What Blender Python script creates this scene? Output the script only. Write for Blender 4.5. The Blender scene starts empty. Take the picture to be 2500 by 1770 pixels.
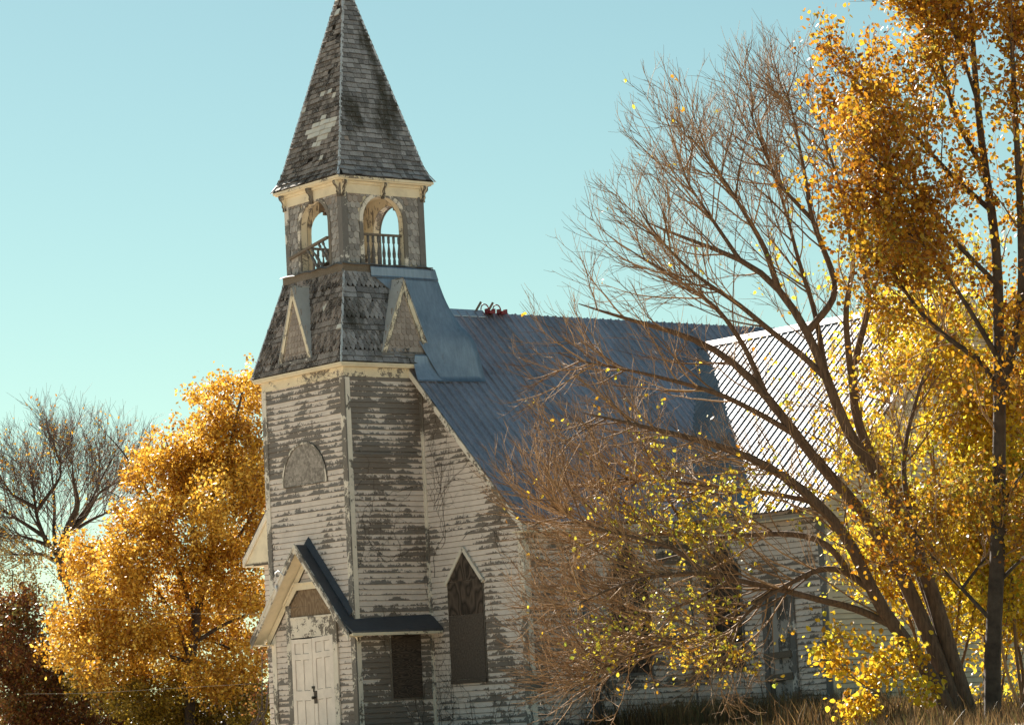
import bpy, bmesh, math, random
import numpy as np
from mathutils import Matrix, Vector
random.seed(7); rng = np.random.default_rng(7)
S = bpy.context.scene
COL = S.collection
R = math.radians
# ------------------------------------------------------------------ camera
CAM = np.array([51.2807, -35.8511, 1.6]); FPX = 7478.5
FW = np.array([-0.7813, 0.6134, 0.1156]); FW /= np.linalg.norm(FW)
yaw, pitch, roll = 0.9053, 0.1159, -0.0505
rt0 = np.array([math.cos(yaw), math.sin(yaw), 0.])
FW = np.array([-math.sin(yaw)*math.cos(pitch), math.cos(yaw)*math.cos(pitch), math.sin(pitch)])
up0 = np.cross(rt0, FW)
RT = math.cos(roll)*rt0 + math.sin(roll)*up0
UP = -math.sin(roll)*rt0 + math.cos(roll)*up0
cam = bpy.data.cameras.new('camera'); camo = bpy.data.objects.new('camera', cam); COL.objects.link(camo)
m = Matrix.Identity(4)
for i in range(3):
    m[i][0], m[i][1], m[i][2], m[i][3] = RT[i], UP[i], -FW[i], CAM[i]
camo.matrix_world = m
cam.sensor_width = 36; cam.lens = FPX/2500*36; cam.clip_end = 9000; cam.clip_start = .5
S.camera = camo
# ------------------------------------------------------------------ light
SUN_AZ, SUN_EL = R(15), R(33.5)          # measured from -X towards +Y
sd = np.array([-math.cos(SUN_EL)*math.cos(SUN_AZ), math.cos(SUN_EL)*math.sin(SUN_AZ), math.sin(SUN_EL)])
W = bpy.data.worlds.new('World'); S.world = W; W.use_nodes = True
nt = W.node_tree; bg = nt.nodes['Background']
sky = nt.nodes.new('ShaderNodeTexSky'); sky.sky_type = 'NISHITA'; sky.sun_disc = False
sky.sun_elevation = SUN_EL; sky.sun_rotation = math.atan2(sd[0], sd[1])
sky.air_density = 1.0; sky.dust_density = 0.1; sky.ozone_density = 1.0
gm = nt.nodes.new('ShaderNodeGamma'); gm.inputs[1].default_value = .82       # one tone for the whole sky
tn = nt.nodes.new('ShaderNodeMix'); tn.data_type = 'RGBA'; tn.blend_type = 'MULTIPLY'; tn.inputs[0].default_value = 1
tn.inputs[7].default_value = (.66, .82, .68, 1)
nt.links.new(sky.outputs[0], gm.inputs[0]); nt.links.new(gm.outputs[0], tn.inputs[6]); nt.links.new(tn.outputs[2], bg.inputs[0])
bg.inputs[1].default_value = 0.051
sl = bpy.data.lights.new('sun', 'SUN'); sl.energy = 5.0; sl.angle = R(.5); sl.color = (1, .93, .82)
so = bpy.data.objects.new('sun', sl); COL.objects.link(so)
so.rotation_euler = Vector(-sd).to_track_quat('-Z', 'Y').to_euler(); so.location = (-20, 10, 40)
vs = S.view_settings; vs.view_transform = 'Standard'; vs.look = 'None'; vs.gamma = 1; vs.use_curve_mapping = False
vs.exposure = 1.9
S.render.film_transparent = False
S.cycles.max_bounces = 8; S.cycles.transparent_max_bounces = 8
try: S.cycles.use_denoising = True
except Exception: pass

def px(u, v, d):                                   # a direction in the photo at a chosen distance
    k = FW*FPX + RT*(u-1250) - UP*(v-885)
    return CAM + k/np.linalg.norm(k)*d

# ------------------------------------------------------------------ materials
MAT = {}
class NB:
    def __init__(s, name):
        s.m = bpy.data.materials.new(name); s.m.use_nodes = True
        s.t = s.m.node_tree; s.b = s.t.nodes['Principled BSDF']; MAT[name] = s.m
    def n(s, ty, **kw):
        x = s.t.nodes.new(ty)
        for k, v in kw.items(): setattr(x, k, v)
        return x
    def put(s, sock, v):
        if hasattr(v, 'is_linked') or isinstance(v, bpy.types.NodeSocket): s.t.links.new(v, sock)
        else: sock.default_value = v
    def math(s, op, a, b=0., c=0., clamp=False):
        x = s.n('ShaderNodeMath', operation=op, use_clamp=clamp)
        for i, q in enumerate((a, b, c)): s.put(x.inputs[i], q)
        return x.outputs[0]
    def noise(s, vec, scale, detail=4., rough=.6, dist=0.):
        x = s.n('ShaderNodeTexNoise'); s.put(x.inputs['Vector'], vec)
        x.inputs['Scale'].default_value = scale; x.inputs['Detail'].default_value = detail
        x.inputs['Roughness'].default_value = rough; x.inputs['Distortion'].default_value = dist
        return x.outputs['Fac']
    def xyz(s, x, y, z):
        c = s.n('ShaderNodeCombineXYZ')
        for i, q in enumerate((x, y, z)): s.put(c.inputs[i], q)
        return c.outputs[0]
    def sep(s, v):
        c = s.n('ShaderNodeSeparateXYZ'); s.put(c.inputs[0], v); return c.outputs
    def ramp(s, f, stops, interp='LINEAR'):
        x = s.n('ShaderNodeValToRGB'); x.color_ramp.interpolation = interp; s.put(x.inputs[0], f)
        e = x.color_ramp.elements
        while len(e) < len(stops): e.new(.5)
        for el, (p, c) in zip(e, stops):
            el.position = p; el.color = (*c, 1) if len(c) == 3 else c
        return x.outputs[0]
    def mix(s, f, a, b, mode='MIX'):
        x = s.n('ShaderNodeMix', data_type='RGBA', blend_type=mode)
        s.put(x.inputs[0], f)
        for i, q in ((6, a), (7, b)):
            s.put(x.inputs[i], (*q, 1) if isinstance(q, tuple) and len(q) == 3 else q)
        return x.outputs[2]
    def bump(s, h, strength=.4, dist=.01):
        x = s.n('ShaderNodeBump'); x.inputs['Strength'].default_value = strength
        x.inputs['Distance'].default_value = dist; s.put(x.inputs['Height'], h)
        s.t.links.new(x.outputs[0], s.b.inputs['Normal'])
    def fin(s, col, rough=.8, metal=0., spec=.3):
        s.put(s.b.inputs['Base Color'], (*col, 1) if isinstance(col, tuple) else col)
        s.put(s.b.inputs['Roughness'], rough); s.put(s.b.inputs['Metallic'], metal)
        s.b.inputs['Specular IOR Level'].default_value = spec
        return s.m
    def pos(s): return s.n('ShaderNodeNewGeometry').outputs['Position']
    def rnd(s):
        a = s.n('ShaderNodeObjectInfo').outputs['Random']; b = s.n('ShaderNodeNewGeometry').outputs['Random Per Island']
        return s.math('FRACT', s.math('ADD', a, b))
    def orand(s): return s.n('ShaderNodeObjectInfo').outputs['Random']
    def attr(s, n):
        x = s.n('ShaderNodeAttribute', attribute_type='OBJECT', attribute_name=n); return x.outputs['Fac']
    def uv(s): return s.n('ShaderNodeUVMap').outputs[0]

def peel(name, paint, wood, vgain=.5, base=0., woodlo=None, gain=1.):
    b = NB(name); uv = b.sep(b.uv()); r = b.orand(); P = b.pos()
    v1 = b.xyz(b.math('MULTIPLY', b.math('ADD', uv[0], b.math('MULTIPLY', r, 53.)), b.math('MULTIPLY_ADD', b.math('FRACT', b.math('MULTIPLY', r, 7.7)), 1.7, .35)), b.math('MULTIPLY', uv[1], .22), b.math('MULTIPLY', r, 17.))
    n1 = b.noise(v1, 2.6, 8., .68)
    v2 = b.xyz(uv[0], b.math('MULTIPLY', uv[1], .14), b.math('MULTIPLY', r, 31.))
    n3 = b.noise(v2, 22., 5., .7)
    n2 = b.noise(P, .75, 3., .5)
    n4 = b.noise(P, 2.3, 6., .68)
    sc = b.math('MULTIPLY', b.math('SUBTRACT', n1, .5), 1.7*gain)
    sc = b.math('MULTIPLY_ADD', b.math('SUBTRACT', n2, .5), 2.5*gain, sc)
    sc = b.math('MULTIPLY_ADD', b.math('SUBTRACT', n4, .5), 2.3*gain, sc)
    sc = b.math('MULTIPLY_ADD', b.math('SUBTRACT', n3, .5), 1.3, sc)
    sc = b.math('MULTIPLY_ADD', b.math('SUBTRACT', uv[1], .45), vgain, sc)
    sc = b.math('ADD', sc, b.attr('wear')); sc = b.math('ADD', sc, base)
    sc = b.math('MULTIPLY_ADD', b.math('SUBTRACT', r, .5), .45, sc)
    mk = b.math('MULTIPLY_ADD', sc, 12., .5, clamp=True)
    eg = b.math('MULTIPLY', b.math('SUBTRACT', uv[1], b.math('MULTIPLY_ADD', n3, .07, .005)), 25., clamp=True)  # worn bare lower edge, which also paints in the lap shadow
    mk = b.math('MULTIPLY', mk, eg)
    gr = b.noise(b.xyz(b.math('MULTIPLY', uv[0], 1.6), b.math('MULTIPLY', uv[1], 3.5), b.math('MULTIPLY', r, 9.)), 6., 6., .7)
    wl = woodlo or tuple(c*.5 for c in wood)
    wc = b.ramp(gr, [(.3, wl), (.75, wood)])
    gy = sum(wood)/3
    wc = b.mix(b.math('MULTIPLY_ADD', b.math('SUBTRACT', n2, .5), 3., .5, clamp=True), wc, b.ramp(gr, [(.3, (gy*.55, gy*.54, gy*.54)), (.75, (gy*1.25, gy*1.2, gy*1.18))]))
    wc = b.mix(b.math('SUBTRACT', 1., eg, clamp=True), wc, tuple(q*.35 for q in wood))  # edge wood darkened further as painted lap shadow
    dirt = b.noise(P, 3.1, 6., .7)
    pc = b.mix(b.math('MULTIPLY', b.math('SUBTRACT', dirt, .42, clamp=True), 1.6, clamp=True), paint, tuple(c*.62 for c in paint))
    pc = b.mix(b.math('MULTIPLY', b.math('SUBTRACT', n3, .62, clamp=True), 2.2, clamp=True), pc, tuple(c*.7 for c in wood))
    b.bump(b.math('ADD', mk, b.math('MULTIPLY', gr, .5)), .5, .004)
    return b.fin(b.mix(mk, wc, pc), .75)

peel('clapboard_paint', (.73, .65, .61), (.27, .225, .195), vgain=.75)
peel('bounce_tan_paint', (.62, .52, .38), (.19, .16, .13), vgain=.4, base=.6)  # cream paint with warm bounced light mixed into its colour
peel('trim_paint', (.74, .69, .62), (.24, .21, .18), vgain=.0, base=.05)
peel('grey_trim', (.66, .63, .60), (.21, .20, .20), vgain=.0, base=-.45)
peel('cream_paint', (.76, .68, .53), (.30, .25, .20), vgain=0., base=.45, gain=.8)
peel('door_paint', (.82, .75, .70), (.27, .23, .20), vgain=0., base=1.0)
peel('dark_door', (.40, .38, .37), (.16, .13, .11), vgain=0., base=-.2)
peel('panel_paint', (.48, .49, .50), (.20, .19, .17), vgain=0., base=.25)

def shingle_mat(name, lo, hi, paint=None, amt=0., moss=0., var=.42):
    b = NB(name); r = b.rnd(); uv = b.sep(b.uv()); P = b.pos()
    st = b.noise(b.xyz(b.math('MULTIPLY_ADD', r, 41., b.math('MULTIPLY', uv[0], 9.)), b.math('MULTIPLY', uv[1], 1.2), b.math('MULTIPLY', r, 7.)), 3., 6., .7)
    c = b.ramp(b.math('MULTIPLY_ADD', b.math('SUBTRACT', st, .5), 1.5, b.math('MULTIPLY_ADD', b.math('SUBTRACT', r, .5), var, .5)), [(.15, lo), (.85, hi)])
    ed = b.math('MULTIPLY', b.math('SUBTRACT', b.math('MULTIPLY_ADD', st, .16, .03), uv[1]), 14., clamp=True)  # dirty butt edge, darkened to paint in the course shadow lines
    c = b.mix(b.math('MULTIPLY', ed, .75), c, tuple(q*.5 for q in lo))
    if moss:
        qm = b.sep(P); mo = b.noise(b.xyz(qm[0], qm[1], b.math('MULTIPLY', qm[2], .3)), 1.9, 5., .6); mo = b.math('MULTIPLY', b.math('SUBTRACT', mo, .5, clamp=True), 7., clamp=True)
        mo = b.math('MULTIPLY', mo, moss)
        c = b.mix(mo, c, (.035, .032, .022))
    if paint:
        k = b.noise(b.xyz(b.math('MULTIPLY', uv[0], 3.), b.math('MULTIPLY', uv[1], 1.4), b.math('MULTIPLY', r, 77.)), 2.5, 6., .75)
        k = b.math('MULTIPLY', b.math('SUBTRACT', k, 1-amt, clamp=True), 25., clamp=True)
        c = b.mix(k, c, paint)
    b.bump(st, .6, .006)
    return b.fin(c, .85)
shingle_mat('roof_shingle', (.075, .073, .078), (.42, .415, .44), (.58, .57, .56), .38, .85)
shingle_mat('brown_shingle', (.04, .031, .028), (.31, .265, .245), (.55, .52, .48), .43, 0., .75)
shingle_mat('pale_shingle', (.56, .54, .50), (.74, .72, .68))
shingle_mat('scale_shingle', (.19, .18, .18), (.45, .43, .425), (.66, .63, .59), .40, 0., .6)
shingle_mat('pink_scale', (.22, .185, .17), (.42, .37, .34), (.68, .64, .58), .36)

def metal(name, col, rough, metallic, streak=.25, rust=0.):
    b = NB(name); P = b.pos(); r = b.orand()
    n = b.noise(P, 1.7, 6., .7); n2 = b.noise(b.xyz(*[b.math('MULTIPLY', q, k) for q, k in zip(b.sep(P), (9., 9., 1.))]), 2., 4., .6)
    f = b.math('MULTIPLY_ADD', n2, .5, b.math('MULTIPLY', n, .5)); f = b.math('MULTIPLY_ADD', b.math('SUBTRACT', r, .5), .25, f)
    c = b.ramp(f, [(.3, tuple(q*(1-streak) for q in col)), (.7, tuple(q*(1+streak*.6) for q in col))])
    if rust:
        q = b.sep(P); rs = b.noise(b.xyz(b.math('MULTIPLY', q[0], 5.), b.math('MULTIPLY', q[1], 5.), b.math('MULTIPLY', q[2], .6)), 1.3, 7., .75)
        c = b.mix(b.math('MULTIPLY', b.math('SUBTRACT', rs, .60, clamp=True), 9.*rust, clamp=True), c, (.16, .12, .10))
    big = b.noise(P, .9, 3., .5)
    b.bump(b.math('MULTIPLY_ADD', n, .25, big), .25, .05)
    return b.fin(c, b.math('MULTIPLY_ADD', n, .22, rough-.1), metallic, .5)
metal('roof_metal', (.40, .375, .42), .46, .7, .35, .15)
metal('sun_metal', (.24, .245, .265), .62, .45, .4, .4)
metal('flashing_metal', (.29, .34, .41), .45, .6, .3, .6)
metal('cap_metal', (.42, .45, .5), .45, .7)
metal('hood_metal', (.075, .08, .095), .5, .25, .3)
metal('hip_metal', (.62, .63, .66), .4, .3, .2)
metal('pole_metal', (.13, .14, .155), .5, .5)
metal('red_paint', (.22, .025, .03), .5, .1)
metal('iron', (.05, .045, .04), .6, .5)
metal('white_enamel', (.6, .6, .6), .4, 0.)

def plywood(name, lo, hi, s=1.):
    b = NB(name); uv = b.uv(); q = b.sep(uv); r = b.orand()
    n = b.noise(b.xyz(b.math('MULTIPLY_ADD', r, 9., q[0]), b.math('MULTIPLY', q[1], .55), r), 2.2*s, 2., .5)
    w = b.math('FRACT', b.math('MULTIPLY', n, 15.))
    w = b.math('ABSOLUTE', b.math('SUBTRACT', w, .5))
    g = b.noise(b.xyz(b.math('MULTIPLY', q[0], 30.), b.math('MULTIPLY', q[1], 2.), 0.), 2., 4., .6)
    f = b.math('MULTIPLY_ADD', w, .9, b.math('MULTIPLY', g, .5))
    b.bump(g, .3, .003)
    return b.fin(b.ramp(f, [(.2, lo), (.75, hi)]), .8)
plywood('dark_plywood', (.018, .014, .012), (.12, .09, .072), .7)
plywood('tan_plywood', (.15, .10, .065), (.27, .20, .135))
plywood('weathered_plank', (.09, .075, .06), (.24, .20, .165), 2.)
b = NB('grey_board'); uvq = b.sep(b.uv())
g = b.noise(b.xyz(b.math('MULTIPLY', uvq[0], 9.), b.math('MULTIPLY', uvq[1], 1.1), 0.), 2.5, 7., .75)
b.fin(b.ramp(g, [(.25, (.03, .023, .02)), (.8, (.17, .14, .12))]), .85); b.bump(g, .4, .003)
b = NB('strand_board'); P = b.uv()
vo = b.n('ShaderNodeTexVoronoi'); b.put(vo.inputs['Vector'], P); vo.inputs['Scale'].default_value = 16.
nz = b.noise(P, 22., 5., .75)
b.fin(b.mix(.5, b.ramp(vo.outputs['Color'], [(.1, (.14, .12, .11)), (.9, (.50, .45, .42))]), b.ramp(nz, [(.35, (.10, .09, .08)), (.65, (.36, .34, .32))])), .85)
b = NB('bark'); P = b.pos(); q = b.sep(P)
n = b.noise(b.xyz(b.math('MULTIPLY', q[0], 6.), b.math('MULTIPLY', q[1], 6.), q[2]), 4., 6., .7)
b.fin(b.ramp(n, [(.3, (.055, .037, .027)), (.7, (.19, .125, .085))]), .9); b.bump(n, .8, .02)
b = NB('twig_bark'); r = b.rnd()
b.fin(b.ramp(r, [(0, (.13, .078, .045)), (1, (.42, .275, .155))]), .75, 0., .15)
b = NB('grey_twig'); r = b.rnd()
b.fin(b.ramp(r, [(0, (.07, .05, .042)), (1, (.20, .15, .125))]), .7)
b = NB('dark_bark'); n = b.noise(b.pos(), 5., 6., .7)
b.fin(b.ramp(n, [(.3, (.03, .022, .018)), (.7, (.10, .075, .058))]), .9); b.bump(n, .8, .02)
b = NB('vine_bark'); b.fin((.055, .04, .03), .9)
b = NB('black_print'); b.fin((.03, .025, .02), .8)
b = NB('sign_face'); b.fin((.42, .36, .27), .8)
b = NB('wire_sheath'); b.fin((.25, .24, .22), .5)
b = NB('dark_void'); b.fin((.02, .018, .016), .9)

def leafmat(name, stops, trans=.55, rough=.45):
    b = NB(name); r = b.n('ShaderNodeNewGeometry').outputs['Random Per Island']
    big = b.noise(b.pos(), .55, 2., .5)
    f = b.math('MULTIPLY_ADD', b.math('SUBTRACT', big, .5), 1.1, r)
    c = b.ramp(f, stops)
    b.fin(c, rough, 0., .35)
    tr = b.n('ShaderNodeBsdfTranslucent'); b.put(tr.inputs[0], c)
    mx = b.n('ShaderNodeMixShader'); mx.inputs[0].default_value = trans
    b.t.links.new(b.b.outputs[0], mx.inputs[1]); b.t.links.new(tr.outputs[0], mx.inputs[2])
    b.t.links.new(mx.outputs[0], b.t.nodes['Material Output'].inputs[0])
leafmat('golden_leaf', [(0, (.22, .085, .008)), (.35, (.42, .20, .016)), (.7, (.60, .33, .03)), (1, (.78, .54, .11))], .42)
leafmat('amber_leaf', [(0, (.22, .075, .01)), (.4, (.42, .19, .015)), (.75, (.52, .29, .02)), (1, (.30, .26, .04))])
leafmat('lime_leaf', [(0, (.40, .17, .015)), (.3, (.52, .34, .025)), (.65, (.54, .45, .045)), (1, (.30, .34, .045))])
leafmat('yellow_leaf', [(0, (.42, .19, .012)), (.35, (.60, .40, .025)), (.8, (.68, .52, .04)), (1, (.38, .40, .05))])
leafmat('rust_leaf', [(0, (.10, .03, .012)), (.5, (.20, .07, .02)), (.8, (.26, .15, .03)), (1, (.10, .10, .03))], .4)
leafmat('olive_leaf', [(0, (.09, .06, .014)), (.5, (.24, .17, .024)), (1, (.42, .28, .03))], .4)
leafmat('tan_leaf', [(0, (.16, .09, .03)), (.5, (.34, .22, .07)), (1, (.44, .34, .12))], .4)
leafmat('dry_grass', [(0, (.05, .03, .015)), (.5, (.15, .085, .035)), (.85, (.26, .17, .07)), (1, (.07, .075, .02))], .3)
b = NB('meadow'); P = b.pos(); n = b.noise(P, .35, 8., .7); n2 = b.noise(P, 6., 6., .7)
b.fin(b.ramp(b.math('MULTIPLY_ADD', n2, .5, b.math('MULTIPLY', n, .5)), [(.3, (.22, .17, .11)), (.55, (.42, .335, .235)), (.75, (.52, .42, .30))]), .95); b.bump(n2, .8, .05)

# ------------------------------------------------------------------ mesh helpers
def link(name, me, parent=None, mw=None, **props):
    o = bpy.data.objects.new(name, me); COL.objects.link(o)
    if parent is not None:
        o.parent = parent
        o.matrix_parent_inverse = Matrix.Translation(-parent.location) if parent.type == 'EMPTY' else Matrix.Identity(4)
    if mw is not None: o.matrix_basis = mw
    for k, v in props.items(): o[k] = v
    return o
def thing(name, label, cat, loc, group=None, kind=None):
    o = bpy.data.objects.new(name, None); COL.objects.link(o); o.location = loc; o.empty_display_size = .3
    tag(o, label, cat, group, kind); return o
def tag(o, label=None, cat=None, group=None, kind=None):
    if label: o['label'] = label
    if cat: o['category'] = cat
    if group: o['group'] = group
    if kind: o['kind'] = kind
    return o
class MB:
    def __init__(s): s.v = []; s.f = []; s.uv = []
    def face(s, pts, uv=None):
        i = len(s.v); s.v += [tuple(map(float, p)) for p in pts]; s.f.append(tuple(range(i, i+len(pts))))
        if uv is None:
            a = np.array(pts, float); n = np.cross(a[1]-a[0], a[-1]-a[0]); k = int(np.argmax(np.abs(n)))
            ax = {0: (1, 2), 1: (0, 2), 2: (0, 1)}[k]
            uv = [(p[ax[0]], p[ax[1]]) for p in a]
        s.uv += [tuple(map(float, q)) for q in uv]
    def hexa(s, c, lu=None):                       # 8 corners: bottom 4 ccw, top 4; UV u along the longest side
        c = [np.array(p, float) for p in c]
        F = [(0, 3, 2, 1), (4, 5, 6, 7), (0, 1, 5, 4), (1, 2, 6, 5), (2, 3, 7, 6), (3, 0, 4, 7)]
        ax = [np.mean([c[j] for j in q], axis=0) for q in (F[0], F[1])]
        dirs = [ax[1]-ax[0], (c[1]-c[0]), (c[3]-c[0])]
        L = max(dirs, key=lambda d: np.linalg.norm(d)); L = L/np.linalg.norm(L)
        off = random.uniform(0, 40)
        for q in F:
            pts = [c[j] for j in q]; n = np.cross(pts[1]-pts[0], pts[3]-pts[0]); nn = np.linalg.norm(n)
            if nn < 1e-12: s.face(pts, [(0, 0)]*4); continue
            w = np.cross(n/nn, L); wn = np.linalg.norm(w)
            if wn < .3: s.face(pts); continue
            w /= wn
            s.face(pts, [(p@L+off, abs((p-pts[0])@w)/.12+.12) for p in pts])
    def box(s, x0, x1, y0, y1, z0, z1):
        s.hexa([(x0, y0, z0), (x1, y0, z0), (x1, y1, z0), (x0, y1, z0), (x0, y0, z1), (x1, y0, z1), (x1, y1, z1), (x0, y1, z1)])
    def bar(s, a, b, w, h, up=(0, 0, 1)):          # beam from a to b
        a, b = np.array(a, float), np.array(b, float); d = b-a; d /= np.linalg.norm(d)
        side = np.cross(d, np.array(up, float)); side /= np.linalg.norm(side); u2 = np.cross(side, d)
        o = [(-w/2, -h/2), (w/2, -h/2), (w/2, h/2), (-w/2, h/2)]
        s.hexa([a+side*p+u2*q for p, q in o]+[b+side*p+u2*q for p, q in o])
    def prism(s, poly, O, A, B, N, t0, t1):        # polygon in (A,B), extruded along N from t0 to t1
        O, A, B, N = [np.array(q, float) for q in (O, A, B, N)]
        lo = [O+A*p[0]+B*p[1]+N*t0 for p in poly]; hi = [O+A*p[0]+B*p[1]+N*t1 for p in poly]
        s.face(hi, poly); s.face(lo[::-1], poly[::-1])
        for i in range(len(poly)):
            j = (i+1) % len(poly); L = math.dist(poly[i], poly[j])
            s.face([lo[i], lo[j], hi[j], hi[i]], [(0, 0), (L, 0), (L, t1-t0), (0, t1-t0)])
    def tube(s, pts, rad, n=8, cap=True):
        pts = [np.array(p, float) for p in pts]; rad = rad if hasattr(rad, '__len__') else [rad]*len(pts)
        rings = []; 
        for i, p in enumerate(pts):
            t = pts[min(i+1, len(pts)-1)]-pts[max(i-1, 0)]; t /= np.linalg.norm(t)
            ref = np.array([0, 0, 1.]) if abs(t[2]) < .9 else np.array([1., 0, 0])
            a = np.cross(t, ref); a /= np.linalg.norm(a); c = np.cross(t, a)
            rings.append([p+rad[i]*(a*math.cos(2*math.pi*k/n)+c*math.sin(2*math.pi*k/n)) for k in range(n)])
        for i in range(len(rings)-1):
            for k in range(n):
                l = (k+1) % n; s.face([rings[i][k], rings[i][l], rings[i+1][l], rings[i+1][k]], [(0, 0), (1, 0), (1, 1), (0, 1)])
        if cap: s.face(rings[0][::-1], [(0, 0)]*n); s.face(rings[-1], [(0, 0)]*n)
    def lathe(s, c, prof, n=8):
        s.tube([(c[0], c[1], c[2]+z) for r, z in prof], [r for r, z in prof], n)
    def add(s, V, F, UV, M):
        i = len(s.v); M = np.array(M); V = np.array(V)@M[:3, :3].T+M[:3, 3]
        s.v += [tuple(p) for p in V]; s.f += [tuple(i+k for k in f) for f in F]; s.uv += UV
    def mesh(s, name, mat, smooth=False):
        me = bpy.data.meshes.new(name); me.from_pydata(s.v, [], s.f)
        l = me.uv_layers.new(name='UVMap'); l.data.foreach_set('uv', np.array(s.uv, 'f').ravel())
        me.materials.append(MAT[mat])
        if smooth:
            bm = bmesh.new(); bm.from_mesh(me); bmesh.ops.remove_doubles(bm, verts=bm.verts, dist=1e-5); bm.to_mesh(me); bm.free()
            me.polygons.foreach_set('use_smooth', [True]*len(me.polygons))
        me.update(); return me
    def build(s, name, mat, parent=None, smooth=False, **props):
        return link(name, s.mesh(name, mat, smooth), parent, **props)
def fast(name, V, F, mat, parent=None, smooth=False, **props):
    V = np.asarray(V, 'f'); F = np.asarray(F, 'i'); k = F.shape[1]
    me = bpy.data.meshes.new(name); me.vertices.add(len(V)); me.vertices.foreach_set('co', V.ravel())
    me.loops.add(F.size); me.loops.foreach_set('vertex_index', F.ravel())
    me.polygons.add(len(F)); me.polygons.foreach_set('loop_start', np.arange(0, F.size, k, dtype='i'))
    me.polygons.foreach_set('loop_total', np.full(len(F), k, 'i'))
    if smooth: me.polygons.foreach_set('use_smooth', np.ones(len(F), bool))
    for q in (mat if isinstance(mat, (list, tuple)) else [mat]): me.materials.append(MAT[q])
    me.update(calc_edges=True); me.validate()
    return link(name, me, parent, **props)
# ================================================================== ground
GZ = 1.2
def ground_z(x, y):
    d = np.hypot(x-4, y-6); t = np.clip((d-22)/32., 0, 1); t = t*t*(3-2*t)
    toward = np.clip((x*.79-y*.61)/40., 0, 1)
    return GZ-1.25*t*toward
gx = np.unique(np.concatenate([np.linspace(-4000, -120, 14), np.linspace(-120, 90, 106), np.linspace(90, 4000, 14)]))
gy = gx+0.
XX, YY = np.meshgrid(gx, gy, indexing='ij')
ZZ = ground_z(XX, YY)+.05*np.sin(XX*.7+1)*np.cos(YY*.6)*(np.hypot(XX, YY) < 110)
nx, ny = XX.shape; ii, jj = np.meshgrid(np.arange(nx-1), np.arange(ny-1), indexing='ij')
F = np.stack([ii*ny+jj, (ii+1)*ny+jj, (ii+1)*ny+jj+1, ii*ny+jj+1], -1).reshape(-1, 4)
fast('ground', np.stack([XX, YY, ZZ], -1).reshape(-1, 3), F, 'meadow', kind='structure')

# ================================================================== church
CH = thing('church', 'abandoned white clapboard church with shingled spire and open belfry', 'church', (-1.5, 3, GZ))
D, N, EO, FO = 1.947, 3.191, .40, .325
ZE, ZR = 5.458, 10.4725
SL = (ZR-ZE)/(N+EO+1.5)
def nave_z(x): return ZR-SL*abs(x+1.5)
TY, TX, TRY, TRZ = 6.31, 7.25, 10.55, 9.875       # transept front wall, outer corner, ridge
TS = (TRZ-5.45)/(TRY-5.96)
def trans_z(y): return TRZ-TS*abs(y-TRY)
EXP = .1138
def clip_u(poly, z):
    xs = []
    for (a, b), (c, d) in zip(poly, poly[1:]+poly[:1]):
        if (b-z)*(d-z) <= 0 and b != d: xs.append(a+(c-a)*(z-b)/(d-b))
    return (min(xs), max(xs)) if len(xs) > 1 else None
def clap_wall(name, O, A, Nn, poly, wear, mat='clapboard_paint', single=True, core='trim_paint', z_from=None):
    """a wall whose outline is poly in (u, z); one clapboard per course"""
    O, A, Nn = [np.array(q, float) for q in (O, A, Nn)]; Bz = np.array([0, 0, 1.])
    mb = MB(); mb.prism(poly, O, A, Bz, Nn, -.12, 0.); wall = mb.build(name, core, CH)
    z0 = min(p[1] for p in poly); z1 = max(p[1] for p in poly); k = 0; allb = MB()
    z = z0
    while z < z1-.03:
        zb, zt = z, min(z+EXP+.012, z1-.001)
        r0 = clip_u(poly, zb+.001); r1 = clip_u(poly, zt-.001)
        z += EXP*random.uniform(.985, 1.015); k += 1
        if not r0 or not r1: continue
        L = r0[1]-r0[0]
        if L < .06: continue
        n = max(2, int(L/.45)); mb = MB() if single else allb
        tilt = random.gauss(0, .0022); ph = random.uniform(0, 6); thick = random.uniform(.022, .030)
        off = random.uniform(0, 60)
        for i in range(n):
            q = []
            for t in (i/n, (i+1)/n):
                ub = r0[0]+(r0[1]-r0[0])*t; ut = r1[0]+(r1[1]-r1[0])*t
                dz = tilt*(ub-r0[0]-L/2)+.0025*math.sin(ub*2.1+ph)
                th = thick+.003*math.sin(ub*1.3+ph*2)
                q.append((O+A*ub+Bz*(zb+dz)+Nn*.001, O+A*ub+Bz*(zb+dz)+Nn*th, O+A*ut+Bz*(zt+dz*.6)+Nn*.004, ub, ut))
            a, b_ = q
            mb.face([a[1], b_[1], b_[2], a[2]], [(a[3]+off, 0), (b_[3]+off, 0), (b_[4]+off, 1), (a[4]+off, 1)])
            mb.face([a[0], b_[0], b_[1], a[1]], [(a[3]+off, 0), (b_[3]+off, 0), (b_[3]+off, .03), (a[3]+off, .03)])
        if single:
            w = wear(z) if callable(wear) else wear
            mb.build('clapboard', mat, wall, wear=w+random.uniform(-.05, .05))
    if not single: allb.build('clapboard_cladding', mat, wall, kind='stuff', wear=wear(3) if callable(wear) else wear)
    return wall
EX, EY, EZ = (1, 0, 0), (0, 1, 0), (0, 0, 1)
w_tf = clap_wall('tower_wall', (0, 0, 0), EX, (0, -1, 0), [(-3, GZ), (0, GZ), (0, 8.80), (-3, 8.80)], lambda z: -.10 if z > 7.5 else (.0 if z > 6.4 else .16))
w_ts = clap_wall('tower_wall', (0, 0, 0), EY, EX, [(0, GZ), (D, GZ), (D, 8.80), (0, 8.80)], lambda z: -.3 if z > 7.2 else (.02 if z > 3.9 else -.05))
ztop = lambda x: nave_z(x)-.10
w_nf = clap_wall('nave_wall', (0, D, 0), EX, (0, -1, 0), [(0, GZ), (N, GZ), (N, ztop(N)), (0, ztop(0))], lambda z: .30)
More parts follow.
